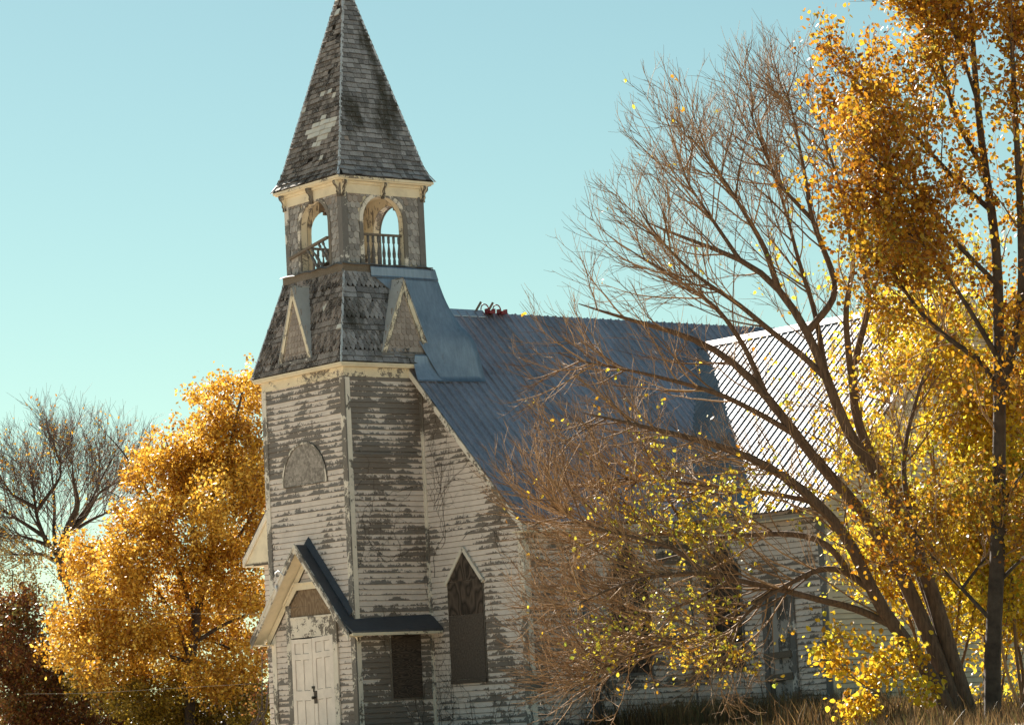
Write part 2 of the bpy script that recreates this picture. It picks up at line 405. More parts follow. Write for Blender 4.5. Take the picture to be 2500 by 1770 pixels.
w_ns = clap_wall('nave_wall', (N, 0, 0), EY, EX, [(D, GZ), (TY, GZ), (TY, ZE-.02), (D, ZE-.02)], lambda z: .16)
w_tr = clap_wall('transept_wall', (0, TY, 0), EX, (0, -1, 0), [(N, GZ), (TX, GZ), (TX, 5.6), (N, 5.6)], lambda z: .22 if z > 1.9 else -.2)
gt = lambda y: trans_z(y)-.06
w_tg = clap_wall('transept_wall', (TX, 0, 0), EY, EX, [(TY, GZ), (2*TRY-TY, GZ), (2*TRY-TY, gt(TY)), (TRY, gt(TRY)), (TY, gt(TY))], .1, mat='bounce_tan_paint', single=False, core='bounce_tan_paint')
w_nl = clap_wall('nave_wall', (0, D, 0), EX, (0, -1, 0), [(-3-N, GZ), (-3, GZ), (-3, ztop(-3)), (-3-N, ztop(-3-N))], .3, single=False)
mb = MB(); mb.box(-3-N, -3-N+.12, D+.13, 17.2, GZ, ZE); mb.box(-3-N, N, 17.2, 17.3, GZ, ZE); mb.box(-3, -2.88, .12, D, GZ, 8.8)
mb.prism([(-3-N, ZE), (N, ZE), (-1.5, ZR-.2)], (0, 17.2, 0), EX, EZ, EY, 0, .1)
mb.build('hidden_walls', 'trim_paint', CH)
def trims(parent, items, mat='trim_paint', name='corner_board'):
    for it in items:
        mb = MB(); mb.box(*it); mb.build(name, mat, parent, wear=random.uniform(-.15, .15))
c = .036
trims(w_tf, [(-.115, c, -c, -.001, GZ, 8.78), (-3.0-c, -2.88, -c, -.001, GZ, 8.78)])
trims(w_ts, [(.001, c-.003, .001, .115, GZ, 8.75), (.001, c, D-.075, D-.024, GZ, 8.75)])
trims(w_nf, [(N-.13, N+c, D-c, D-.001, GZ, ZE-.06), (.024, .075, D-c-.01, D-.001, GZ, 8.4)])
trims(w_ns, [(N+.001, N+c-.003, D+.001, D+.13, GZ, ZE-.06), (N+.001, N+c, TY-.075, TY-.028, GZ, ZE-.1)])
trims(w_tr, [(TX-.13, TX+c, TY-c, TY-.001, GZ, 5.5), (N+.03, N+.08, TY-c-.005, TY-.001, GZ, ZE-.1)], 'grey_trim')
trims(w_tg, [(TX+.001, TX+c-.003, TY+.001, TY+.13, GZ, 5.5)], 'bounce_tan_paint')
trims(w_ts, [(.001, .035, .116, D-.08, 7.155, 7.20)], 'grey_trim', 'drip_board')
# ---- tower cornice
def ring(parent, name, h0, h1, z0, z1, mat, cx=-1.5, cy=1.5, sides=(0, 1, 2, 3), **kw):
    """mitred boards round a square: h = half size at inner/outer"""
    out = []
    for k in sides:
        a = k*math.pi/2; ca, sa = round(math.cos(a)), round(math.sin(a))
        rot = lambda x, y: (cx+x*ca-y*sa, cy+x*sa+y*ca)
        pts = [(-h1, -h1), (h1, -h1), (h0, -h0), (-h0, -h0)]
        lo = [(*rot(*p), z0) for p in pts]; hi = [(*rot(*p), z1) for p in pts]
        mb = MB(); mb.hexa(lo+hi); out.append(mb.build(name, mat, parent, wear=kw.get('wear', random.uniform(-.1, .2))))
    return out
# ---- skirt roof core
SK = [(1.67, 9.05), (1.12, 11.04)]
def frustum(prof, top=True):
    mb = MB()
    for (h0, z0), (h1, z1) in zip(prof, prof[1:]):
        for k in range(4):
            a = k*math.pi/2; ca, sa = round(math.cos(a)), round(math.sin(a))
            rot = lambda x, y: (-1.5+x*ca-y*sa, 1.5+x*sa+y*ca)
            mb.face([(*rot(-h0, -h0), z0), (*rot(h0, -h0), z0), (*rot(h1, -h1), z1), (*rot(-h1, -h1), z1)])
    if top and prof[-1][0] > 0:
        h, z = prof[-1]; mb.face([(-1.5-h, 1.5-h, z), (-1.5+h, 1.5-h, z), (-1.5+h, 1.5+h, z), (-1.5-h, 1.5+h, z)])
    return mb
skirt = frustum([(1.655, 9.04), (1.105, 11.04)]).build('skirt_roof', 'dark_void', CH)
ring(skirt, 'frieze_board', 1.501, 1.53, 8.77, 8.965, 'cream_paint', wear=-.3)
ring(skirt, 'soffit_board', 1.50, 1.655, 8.968, 9.0, 'cream_paint', wear=.4)
ring(skirt, 'eave_moulding', 1.58, 1.675, 9.003, 9.045, 'cream_paint', wear=.4)
# ---- shingles
def sq_piece(w=1., h=.16, t=.02):
    return [(-.5, 0, 0), (.5, 0, 0), (.5, 0, t), (-.5, 0, t), (.5, h, .001), (-.5, h, .001)], [(0, 1, 2, 3), (3, 2, 4, 5), (0, 3, 5), (1, 4, 2)]
def pt_piece(h=.2, t=.02):
    return [(-.5, .1, 0), (0, 0, 0), (.5, .1, 0), (-.5, .1, t), (0, 0, t), (.5, .1, t), (.5, h, .001), (-.5, h, .001)], [(0, 1, 4, 3), (1, 2, 5, 4), (3, 4, 5, 6, 7), (0, 3, 7), (2, 6, 5)]
def fish_piece(h=.2, t=.016, n=6):
    arc = [(-.5*math.cos(math.pi*i/n), .075-.075*math.sin(math.pi*i/n)) for i in range(n+1)]
    V = [(x, y, 0) for x, y in arc]+[(x, y, t) for x, y in arc]+[(.5, h, .001), (-.5, h, .001)]; k = n+1
    F = [(i, i+1, k+i+1, k+i) for i in range(n)]+[tuple(range(k, 2*k))+(2*k, 2*k+1), (0, k, 2*k+1), (n, 2*k, 2*k-1)]
    return V, F
def piece_uv(V, F): return [(V[i][0], V[i][1]/.15) for f in F for i in f]
KINDS = {'shingle': sq_piece(), 'pointed_shingle': pt_piece(), 'fish_scale_shingle': fish_piece()}
KUV = {k: piece_uv(*v) for k, v in KINDS.items()}
KMESH = {}
PIECES = {k: [] for k in KINDS}                  # (matrix, material, parent)
def put_piece(kind, c, right, upv, nrm, w, mat, parent, hs=1., roll_=0., lift=0.):
    r_, u_, n_ = [np.array(q, float) for q in (right, upv, nrm)]
    if roll_: r_, u_ = r_*math.cos(roll_)+u_*math.sin(roll_), -r_*math.sin(roll_)+u_*math.cos(roll_)
    if lift: u2 = u_*math.cos(lift)-n_*math.sin(lift); n_ = n_*math.cos(lift)+u_*math.sin(lift); u_ = u2
    c = np.array(c, float)+np.array(nrm, float)*(.2*math.sin(abs(lift))+.002)
    M = np.eye(4); M[:3, 0] = r_*w; M[:3, 1] = u_*hs; M[:3, 2] = n_; M[:3, 3] = c
    PIECES[kind].append((M, mat, parent))
def flush_pieces():
    for kind, L in PIECES.items():
        V, F = KINDS[kind]
        sc = []
        for i, (M, mat, par) in enumerate(L):
            p = M[:3, 3]; d = p-CAM; dist = np.linalg.norm(d); f = -(M[:3, 2]@d)/dist
            z = d@FW; u = 1250+FPX*(d@RT)/z; v = 885-FPX*(d@UP)/z
            vis = f > .12 and -20 < u < 2520 and -5 < v < 1775
            sc.append((f*np.linalg.norm(M[:3, 0])*np.linalg.norm(M[:3, 1]) if vis else -1, i))
        sc.sort(reverse=True)
        single = {i for s_, i in sc[:300] if s_ > 0}
        rest = {}
        for i, (M, mat, par) in enumerate(L):
            if i in single:
                key = (kind, mat)
                if key not in KMESH:
                    mb = MB(); mb.v = list(V); mb.f = list(F); mb.uv = KUV[kind]; KMESH[key] = mb.mesh(kind, mat)
                link(kind, KMESH[key], par, Matrix(M.tolist()))
            else:
                rest.setdefault((mat, par.name), (MB(), par))[0].add(V, F, KUV[kind], M)
        for (mat, pn), (mb, par) in rest.items():
            mb.build(kind+'_cladding', mat, par, kind='stuff')
def face_frame(k):
    a = k*math.pi/2; ca, sa = round(math.cos(a)), round(math.sin(a))
    right = np.array([ca, sa, 0.]); out = np.array([sa, -ca, 0.])
    return right, out
CEN = np.array([-1.5, 1.5, 0.])
def half_at(prof, z):
    for (h0, z0), (h1, z1) in zip(prof, prof[1:]):
        if z <= z1: return h0+(h1-h0)*(z-z0)/(z1-z0), (h1-h0)/(z1-z0)
    return prof[-1][0], (prof[-1][0]-prof[-2][0])/(prof[-1][1]-prof[-2][1])
def cover(prof, z0, z1, step, k, pattern, parent, wr, mats, skip=None):
    right, out = face_frame(k); z = z0; c_ = 0
    while z < z1:
        h, dh = half_at(prof, z+.02); kind = pattern(c_)
        upv = np.array([0, 0, 1.])+out*dh; upv /= np.linalg.norm(upv); nrm = np.cross(right, upv)
        hw, _ = half_at(prof, min(z+step, z1))
        u = -h
        if kind == 'pointed_shingle' and c_ % 2: u -= wr[0]*.5
        while u < h-.02:
            w = random.uniform(*wr) if kind == 'shingle' else wr[0]
            if h-(u+w) < .06 and kind == 'shingle': w = h-u
            uc = u+w/2
            lim = hw
            if abs(uc)+w*.35 < lim+.03:
                p = CEN+out*(h+.004)+right*uc+np.array([0, 0, z+random.gauss(0, .004)])
                mt = mats(uc, z)
                if mt and not (skip and skip(p, uc, z)):
                    put_piece(kind, p, right, upv, nrm, w*.965, mt, parent, hs=random.uniform(.86, 1.12), roll_=random.gauss(0, .035), lift=random.choice([0, .02, .04, .09]))
            u += w
        z += step*random.uniform(.97, 1.03); c_ += 1
pat = 'SSDDDDSSDDDDSSDDDD'
sk_pat = lambda c_: 'shingle' if pat[min(c_, 17)] == 'S' else 'pointed_shingle'
for k in range(4):
    sk = None
    if k == 1: sk = lambda p, u, z: p[1] > 1.5+.35*(z-9.05)/2+.12 if z > 9.2 else p[1] > 2.0
    cover(SK, 9.055, 10.98, .115, k, sk_pat, skirt, (.115, .2), lambda u, z, k=k: ('brown_shingle' if k in (0, 3) else 'roof_shingle') if random.random() > .015 else 'pale_shingle', sk)
# ---- spire
SP = [(1.25, 13.04), (1.13, 13.25), (1.06, 13.45), (1.0, 13.69), (0.0, 17.64)]
spire = frustum([(h-.012, z) for h, z in SP[:-1]]+[(0, 17.6)], False).build('spire', 'dark_void', CH)
def spire_mat(k):
    def f(u, z):
        if k == 0:
            h, _ = half_at(SP, z); t = u/h
            if 13.75 < z < 14.38:
                lo = {0: .0, 1: .1, 2: -.35, 3: -.5, 4: -.15, 5: .1}.get(int((z-13.75)/.112), .2)
                hi = {0: .25, 1: .5, 2: .72, 3: .8, 4: .85, 5: .85}.get(int((z-13.75)/.112), .8)
                if lo < t < hi: return 'pale_shingle'
            if z > 13.4 and random.random() < .035: return 'pale_shingle'
            if random.random() < .02: return None
            return 'brown_shingle'
        return 'roof_shingle' if random.random() > .008 else 'brown_shingle'
    return f
for k in range(4):
    cover(SP, 13.045, 17.45, .112, k, lambda c_: 'shingle', spire, (.105, .19), spire_mat(k))
def hip(prof, sx, sy, parent, mat, w=.05, off=.02):
    d = np.array([sx, sy, 0.])
    for (h0, z0), (h1, z1) in zip(prof, prof[1:]):
        a = CEN+d*(h0+off)+np.array([0, 0, z0]); b_ = CEN+d*(h1+off)+np.array([0, 0, z1])
        n = max(1, int((z1-z0)/.11)) if parent is spire else 1
        mb = MB()
        for i in range(n):
            p = a+(b_-a)*i/n; q = a+(b_-a)*(i+1.1 if i < n-1 else i+1)/n
            e1 = np.array([-sx*w, 0, 0]); e2 = np.array([0, -sy*w, 0]); o1 = d*.008
            mb.face([p+o1, p+e1, q+e1-o1*.5, q-o1*.5], [(0, 0), (1, 0), (1, 1), (0, 1)]); mb.face([p+e2, p+o1, q-o1*.5, q+e2-o1*.5], [(0, 0), (1, 0), (1, 1), (0, 1)])
        mb.build('hip_flashing', mat, parent)
for sx, sy in ((1, -1), (1, 1), (-1, -1), (-1, 1)): hip(SP, sx, sy, spire, 'hip_metal', .045)
hip(SK, 1, -1, skirt, 'hip_metal', .035); hip(SK, -1, -1, skirt, 'hip_metal', .035)
# spire cornice
ring(spire, 'crown_moulding', 1.13, 1.235, 12.985, 13.035, 'cream_paint', wear=-.1)
ring(spire, 'soffit_board', 1.02, 1.20, 12.955, 12.983, 'cream_paint', wear=.5)
ring(spire, 'bed_moulding', 1.06, 1.105, 12.90, 12.953, 'cream_paint', wear=-.1)
# ---- belfry
BH, BZ0, BZ1 = 1.024, 11.2, 12.95
AR, ASP = .535, 12.16
def arch_panel(mb, k, t0, t1, half, mat_in=False):
    """wall face with an arched opening, between depths t0 (inner) and t1 (outer) from the tower centre"""
    right, out = face_frame(k); n = 14
    P = lambda u, z, t: CEN+right*u+out*t+np.array([0, 0, z])
    ar = [(-AR, BZ0)]+[(-AR*math.cos(math.pi*i/n), ASP+AR*math.sin(math.pi*i/n)) for i in range(n+1)]+[(AR, BZ0)]
    for t, fl in ((t1, 1), (t0, -1)):
        h = half if t == t1 else half-(t1-t0)
        q = [[P(-h, BZ0, t), P(-AR, BZ0, t), P(-AR, ASP, t), P(-h, ASP, t)], [P(AR, BZ0, t), P(h, BZ0, t), P(h, ASP, t), P(AR, ASP, t)],
             [P(-h, ASP, t), P(-AR, ASP, t), P(-AR, BZ1, t), P(-h, BZ1, t)], [P(AR, ASP, t), P(h, ASP, t), P(h, BZ1, t), P(AR, BZ1, t)]]
        for i in range(n):
            a, b_ = ar[i+1], ar[i+2]; q.append([P(a[0], a[1], t), P(b_[0], b_[1], t), P(b_[0], BZ1, t), P(a[0], BZ1, t)])
        for f in q: mb.face(f if fl > 0 else f[::-1])
    for a, b_ in zip(ar, ar[1:]):
        mb.face([P(*a, t0), P(*b_, t0), P(*b_, t1), P(*a, t1)], [(a[1]*2, 0), (b_[1]*2, 0), (b_[1]*2, 1), (a[1]*2, 1)])
mb = MB()
for k in range(4): arch_panel(mb, k, BH-.17, BH, BH)
belfry = mb.build('belfry', 'cream_paint', CH, wear=-.25)
mb = MB(); mb.box(-1.5-BH+.02, -1.5+BH-.02, 1.5-BH+.02, 1.5+BH-.02, 11.06, 11.215); mb.build('belfry_floor', 'weathered_plank', belfry)
for i in range(9):
    y0 = 1.5-BH+.04+i*.222; mb = MB(); mb.box(-1.5-BH+.04, -1.5+BH-.04, y0, y0+.218, 12.88+.004*(i % 2), 12.92); mb.build('ceiling_board', 'cream_paint', belfry, wear=.2)
def arch_trim(k):
    right, out = face_frame(k); n = 16; mb = MB(); t0, t1 = BH+.001, BH+.035
    P = lambda u, z, t: CEN+right*u+out*t+np.array([0, 0, z])
    ri, ro = AR-.012, AR+.085
    inn = [(-ri, BZ0+.02)]+[(-ri*math.cos(math.pi*i/n), ASP+ri*math.sin(math.pi*i/n)) for i in range(n+1)]+[(ri, BZ0+.02)]
    out_ = [(-ro, BZ0+.02)]+[(-ro*math.cos(math.pi*i/n), ASP+ro*math.sin(math.pi*i/n)) for i in range(n+1)]+[(ro, BZ0+.02)]
    L = 0
    for i in range(len(inn)-1):
        a, b_, c2, d2 = inn[i], inn[i+1], out_[i+1], out_[i]; l = math.dist(d2, c2)
        uvq = [(L, 0), (L+l, 0), (L+l, 1), (L, 1)]
        mb.face([P(*a, t1), P(*b_, t1), P(*c2, t1), P(*d2, t1)][::-1], uvq)
        mb.face([P(*d2, t1), P(*c2, t1), P(*c2, t0), P(*d2, t0)][::-1], uvq); mb.face([P(*a, t0), P(*b_, t0), P(*b_, t1), P(*a, t1)][::-1], uvq); L += l
    mb.build('arch_trim', 'trim_paint', belfry, wear=-.3)
for k in range(4): arch_trim(k)
for k in range(4):
    right, out = face_frame(k); z = BZ0+.03; row = 0
    while z < 12.66:
        u = -BH+.06+(.065 if row % 2 else 0)
        while u < BH-.05:
            zz = z+.06
            rr = AR+.075
            inside = abs(u) < rr-.01 and (zz < ASP or math.hypot(u, zz-ASP) < rr)
            if not inside:
                hi_row = z > 12.42 and random.random() < .55
                put_piece('fish_scale_shingle', CEN+right*u+out*(BH+.004)+np.array([0, 0, z+random.gauss(0, .003)]), right, EZ, out, .127, 'pink_scale' if hi_row else 'scale_shingle', belfry, hs=random.uniform(.95, 1.03), roll_=random.gauss(0, .02), lift=random.choice([.02, .05, .07]))
            u += .132
        z += .128; row += 1
for sx in (-1, 1):
    for sy in (-1, 1):
        x, y = -1.5+sx*(BH-.03), 1.5+sy*(BH-.03); mb = MB(); mb.box(x-.075, x+.075, y-.075, y+.075, BZ0, 12.72); mb.build('corner_post', 'grey_trim', belfry, wear=.1)
ring(belfry, 'frieze_board', BH+.02, BH+.042, 12.70, 12.898, 'cream_paint', wear=-.1)
PROF = [(0, 0), (.055, .0), (.05, .05), (.075, .085), (.062, .13), (.085, .17), (.13, .2), (.15, .235), (.15, .275), (0, .275)]
def bracket(k, u, z0=12.62, w=.085):
    right, out = face_frame(k); mb = MB()
    mb.prism([(a*1.0, b_*1.2) for a, b_ in PROF], CEN+right*(u-w/2)+out*(BH+.035)+np.array([0, 0, z0]), out, EZ, right, 0, w)
    mb.prism([(a*1.13+.004, b_*1.2+.02) for a, b_ in PROF[:-2]]+[(0, .25)], CEN+right*(u-w*.15)+out*(BH+.036)+np.array([0, 0, z0]), out, EZ, right, 0, w*.3)
    mb.build('bracket', 'cream_paint', belfry, wear=-.42)
for k in range(4):
    for u in (-BH+.0, 0, BH-.0): bracket(k, u)
BAL = [(.028, 0), (.028, .13), (.018, .15), (.03, .19), (.034, .25), (.016, .40), (.014, .44), (.026, .46), (.026, .58)]
def balustrade(k, depth, rail_z):
    right, out = face_frame(k); P = lambda u, z: CEN+right*u+out*depth+np.array([0, 0, z])
    mb = MB(); mb.bar(P(-AR, rail_z), P(AR, rail_z+.01), .07, .045); mb.build('handrail', 'weathered_plank', belfry)
    for i in range(8):
        mb = MB(); mb.lathe(P(-AR+.08+i*.132, 11.215), [(r*1.15, z*(rail_z-11.24)/.58) for r, z in BAL], 8); mb.build('baluster', 'grey_trim', belfry, True, wear=-.1)
balustrade(1, BH-.10, 11.87); balustrade(3, BH-.10, 11.83)
# broken balustrade in the front opening
mb = MB(); mb.bar((-2.40, .41, 11.58), (-.98, .43, 11.83), .07, .05); mb.build('handrail', 'weathered_plank', belfry)
for (x0, z0, x1, z1) in ((-1.75, 11.69, -1.42, 11.23), (-1.62, 11.72, -1.25, 11.24), (-1.33, 11.76, -1.02, 11.3), (-1.18, 11.79, -.98, 11.34)):
    mb = MB(); a = np.array([x1, .47, z1]); b_ = np.array([x0, .42, z0]); Lb = np.linalg.norm(b_-a)
    mb.tube([a+(b_-a)*z/.58 for r, z in BAL], [r*1.15 for r, z in BAL], 8); mb.build('baluster', 'grey_trim', belfry, True, wear=.1)
for a, b_ in (((-2.0, .9, 11.3), (-1.1, .8, 11.5)), ((-1.9, 1.2, 11.25), (-1.05, 1.5, 11.42))):
    mb = MB(); mb.bar(a, b_, .16, .03); mb.build('fallen_plank', 'grey_board', belfry)
# base plate
plate = ring(belfry, 'sill_board', 1.08, 1.135, 11.03, 11.185, 'weathered_plank')
ring(belfry, 'sill_flashing', 1.0, 1.165, 11.19, 11.206, 'grey_trim', wear=-.3)
mb = MB()
for k in (0, 1):
    right, out = face_frame(k)
    for i in range(12):
        q = []
        for j in (i, i+1):
            u = -1.17+2.34*j/12; s_ = .02*math.sin(j*1.9+k)+.014*math.sin(j*4.1)
            q += [(CEN+right*u+out*1.17+np.array([0, 0, 11.205+s_]), CEN+right*u+out*(1.20+.3*abs(s_))+np.array([0, 0, 11.175+s_]))]
        mb.face([q[0][1], q[1][1], q[1][0], q[0][0]], [(0, 0), (1, 0), (1, 1), (0, 1)])
        e = np.array([0, 0, -.012]); mb.face([q[0][1]+e, q[0][1], q[0][0], q[0][0]+e][::1], [(0, 0)]*4)
mb.build('curled_edge_strip', 'grey_trim', belfry, wear=-.2)
# ---- gablets on the skirt
def gablet(k, c_u, half, apex, z0, t):
    right, out = face_frame(k); P = lambda u, z, tt=t: CEN+right*(c_u+u)+out*tt+np.array([0, 0, z])
    H = apex-z0
    mb = MB(); mb.face([P(-half, z0, t-.03), P(half, z0, t-.03), P(0, apex, t-.03)]); g = mb.build('gablet', 'pink_scale', CH)
    z = z0+.03; row = 0
    while z < apex-.2:
        hw = half*(apex-z)/H-.06; n = int(2*hw/.118)
        for i in range(n+1):
            u = (i-n/2+(.25 if row % 2 else -.25))*.118
            if abs(u) < hw: put_piece('shingle' if row == 0 else 'fish_scale_shingle', P(u, z, t-.026), right, EZ, out, .113, 'pink_scale', g, roll_=random.gauss(0, .02), lift=.03)
        z += .12; row += 1
    for s_ in (-1, 1):
        mb = MB(); a0 = (s_*half, z0); mb_o = .115
        dx, dz = -s_*half, H; L = math.hypot(dx, dz); nx_, nz_ = -s_*dz/L, -half/L
        q = [(s_*half, z0), (0, apex), (0, apex-mb_o*L/half*.98), (s_*half-s_*mb_o*L/H*1.02, z0)]
        if s_ < 0: q = q[::-1]
        pts = [P(u, z, t+.02) for u, z in q]; bk = [P(u, z, t-.05) for u, z in q]
        l4 = [(0, 0), (L, 0), (L, 1), (0, 1)] if s_ > 0 else [(0, 1), (L, 1), (L, 0), (0, 0)]
        mb.face(pts[::-1] if s_ > 0 else pts[::-1], l4)
        for i in range(4):
            j = (i+1) % 4; mb.face([pts[i], pts[j], bk[j], bk[i]], [(0, 0), (L, 0), (L, .4), (0, .4)])
        mb.build('rake_board', 'cream_paint', g, wear=-.35)
        # side roof panel back to the skirt
        hb, _ = half_at(SK, apex); hz, _ = half_at(SK, z0)
        a_, b2, c2 = P(s_*(half+.015), z0-.01, t+.03), P(0, apex+.02, t+.03), P(0, apex+.02, hb-.03)
        d2 = P(s_*(half+.015), z0-.01, hz-.02); dn = right*s_*.02+np.array([0, 0, .01])
        mb = MB(); mb.face([a_, b2, c2, d2], [(0, 0), (1.7, 0), (1.7, 4), (0, .3)]); mb.face([q_-dn for q_ in (a_, d2, c2, b2)], [(0, 0), (1, 0), (1, 1), (0, 1)])
        mb.face([a_-dn, b2-dn, b2, a_], [(0, 0), (1.7, 0), (1.7, .2), (0, .2)])
        mb.build('side_panel', 'panel_paint', g, wear=-.05 if k else .1)
    mb = MB(); mb.bar(P(-half-.01, z0-.035, t-.005), P(half+.01, z0-.035, t-.005), .075, .075); mb.build('sill', 'grey_trim', g, wear=.25)
gablet(0, -.07, .615, 10.85, 9.27, 1.61)
gablet(1, .03, .635, 10.86, 9.27, 1.61)
# ---- nave roof
RP = .2285
def sheet(mb, a0, a1, lo, hi, P, nrm, over=0., rh=1.):
    """ribbed metal sheet; columns from a0 to a1; lo(a), hi(a) are slope coordinates"""
    cols = []; a = a0
    prof = [(0, 0), (.095, 0), (.108, .012), (.118, .012), (.13, 0), (.17, 0), (.185, .034), (.212, .034), (.2285, 0)]
    while a < a1-1e-6:
        for s_, h in prof:
            if a+s_ <= a1+1e-6: cols.append((a+s_, h))
        a += RP
    prev = None
    for a, h in cols:
        l, u = lo(a), hi(a); pt = (P(a, l)+nrm*(h*rh+over), P(a, u)+nrm*(h*rh+over))
        if prev is not None and u-l > 1e-4 or prev is not None:
            mb.face([prev[0], pt[0], pt[1], prev[1]], [(prev[2], 0), (a, 0), (a, 1), (prev[2], 1)])
        prev = (pt[0], pt[1], a)
LS = math.hypot(1, SL)
def nave_roof(side):
    n = np.array([side*SL, 0, 1.])/LS
    P = lambda y, x: np.array([-1.5+side*x, y, ZR-SL*x+.02])
    XW = N+EO+1.5
    base = MB(); 
    def lim(y):
        if side > 0 and 5.96 < y < 2*TRY-5.96: return max(.05, min(XW, (ZR-trans_z(y))/SL+.06))
        return XW
    ys = list(np.linspace(D-FO, 5.96, 4))+list(np.linspace(6.2, 14.9, 8))+[15.14, 17.4]
    for y0, y1 in zip(ys, ys[1:]):
        base.face([P(y0, lim(y0))-n*.03, P(y1, lim(y1))-n*.03, P(y1, 0)-n*.03, P(y0, 0)-n*.03])
    roof = base.build('nave_roof', 'weathered_plank', CH)
    y = D-FO; i = 0
    while y < 17.3:
        y1 = min(y+4*RP, 17.4)
        split = 1.55+(.0 if i % 3 else .02)
        for row in (0, 1):
            f_lo = (lambda a: lim(a)) if row == 0 else (lambda a: min(split+.06, lim(a)))
            f_hi = (lambda a: min(split, lim(a))) if row == 0 else (lambda a: .02)
            mb = MB(); sheet(mb, y, y1, f_lo, f_hi, P, n, .006*row+random.uniform(0, .003))
            mb.build('roof_sheet', 'roof_metal', roof)
        y = y1; i += 1
    # rake board, soffit, eave board
    y = D-FO
    mb = MB(); mb.hexa([np.array(p) for p in [(-1.5, y+.0, ZR-.17), (-1.5+side*XW, y, ZE-.17), (-1.5+side*XW, y+.03, ZE-.17), (-1.5, y+.03, ZR-.17), (-1.5, y, ZR-.02), (-1.5+side*XW, y, ZE-.02), (-1.5+side*XW, y+.03, ZE-.02), (-1.5, y+.03, ZR-.02)]]); mb.build('rake_board', 'trim_paint', roof, wear=.1)
    mb = MB(); mb.hexa([np.array(p) for p in [(-1.5, y+.031, ZR-.16), (-1.5+side*XW, y+.031, ZE-.16), (-1.5+side*XW, D-.03, ZE-.16), (-1.5, D-.03, ZR-.16), (-1.5, y+.031, ZR-.13), (-1.5+side*XW, y+.031, ZE-.13), (-1.5+side*XW, D-.03, ZE-.13), (-1.5, D-.03, ZR-.13)]]); mb.build('soffit_board', 'cream_paint', roof, wear=.3)
    mb = MB(); xo = -1.5+side*XW; xw = -1.5+side*(N+1.5+.03)
    yend = 5.9 if side > 0 else 17.3
    mb.box(min(xo, xw), max(xo, xw)-.001, y+.032, yend, ZE-.172, ZE-.145); mb.build('soffit_board', 'cream_paint', roof, wear=.3)
    mb = MB(); mb.box(min(xo, xo-side*.03), max(xo, xo-side*.03), y+.033, yend, ZE-.14, ZE-.025); mb.build('eave_board', 'trim_paint', roof)
    if side < 0:     # boxed return closing the rake end
        mb = MB(); mb.prism([(0, 0), (-EO-N+.08, 0), (0, SL*(EO+N-.08))], (-3.08, 0, ZE-.168), EX, EZ, EY, D-FO+.05, D-.04); mb.build('eave_return', 'cream_paint', roof, wear=.4)
    return roof
nroof = nave_roof(1); nave_roof(-1)
mb = MB(); y0, y1 = 3.3, 4.83
for s_ in (-1, 1): mb.hexa([(-1.5, y0, ZR+.05), (-1.5, y1, ZR+.05), (-1.5+s_*.17, y1, ZR+.05-.17*SL), (-1.5+s_*.17, y0, ZR+.05-.17*SL), (-1.5, y0, ZR+.07), (-1.5, y1, ZR+.07), (-1.5+s_*.17, y1, ZR+.07-.17*SL), (-1.5+s_*.17, y0, ZR+.07-.17*SL)])
mb.build('ridge_cap', 'cap_metal', nroof)
# ---- transept roof
def trans_roof(side):
    n = np.array([0, side*TS, 1.])/math.hypot(1, TS); yw = TRY-5.96
    P = lambda x, d_: np.array([x, TRY+side*d_, TRZ-TS*d_+.025])
    X1 = TX+.36
    def lim(x):                               # valley with the nave roof
        zn = nave_z(x)
        return max(.02, min(yw, (TRZ-zn)/TS+.04)) if x < N+EO else yw
    base = MB(); xs = [-.85, 0, 1, 2, 3, 3.6, X1]
    for a, b_ in zip(xs, xs[1:]): base.face([P(a, lim(a))-n*.03, P(b_, lim(b_))-n*.03, P(b_, 0)-n*.03, P(a, 0)-n*.03])
    roof = base.build('transept_roof', 'weathered_plank', CH)
    x = -.86
    while x < X1-.05:
        x1 = min(x+4*RP, X1); mb = MB(); sheet(mb, x, x1, lim, lambda a: .01, P, n, random.uniform(0, .004), .6); mb.build('roof_sheet', 'sun_metal', roof); x = x1
    mb = MB(); yo = TRY+side*yw
    mb.hexa([np.array(p) for p in [(X1-.03, TRY, TRZ-.16), (X1-.03, yo, 5.29), (X1, yo, 5.29), (X1, TRY, TRZ-.16), (X1-.03, TRY, TRZ-.015), (X1-.03, yo, 5.435), (X1, yo, 5.435), (X1, TRY, TRZ-.015)]]); mb.build('rake_board', 'bounce_tan_paint', roof)
    mb = MB(); yi = TRY+side*(TRY-TY-.03); mb.box(N+EO, X1-.035, min(yo, yi), max(yo, yi), 5.28, 5.31); mb.build('soffit_board', 'bounce_tan_paint', roof)
    return roof
troof = trans_roof(-1); trans_roof(1)
mb = MB()
for s_ in (-1, 1): mb.hexa([(-.75, TRY, TRZ+.05), (TX+.36, TRY, TRZ+.05), (TX+.36, TRY+s_*.16, TRZ+.05-.16*TS), (-.75, TRY+s_*.16, TRZ+.05-.16*TS), (-.75, TRY, TRZ+.068), (TX+.36, TRY, TRZ+.068), (TX+.36, TRY+s_*.16, TRZ+.068-.16*TS), (-.75, TRY+s_*.16, TRZ+.068-.16*TS)])
mb.build('ridge_cap', 'sun_metal', troof)
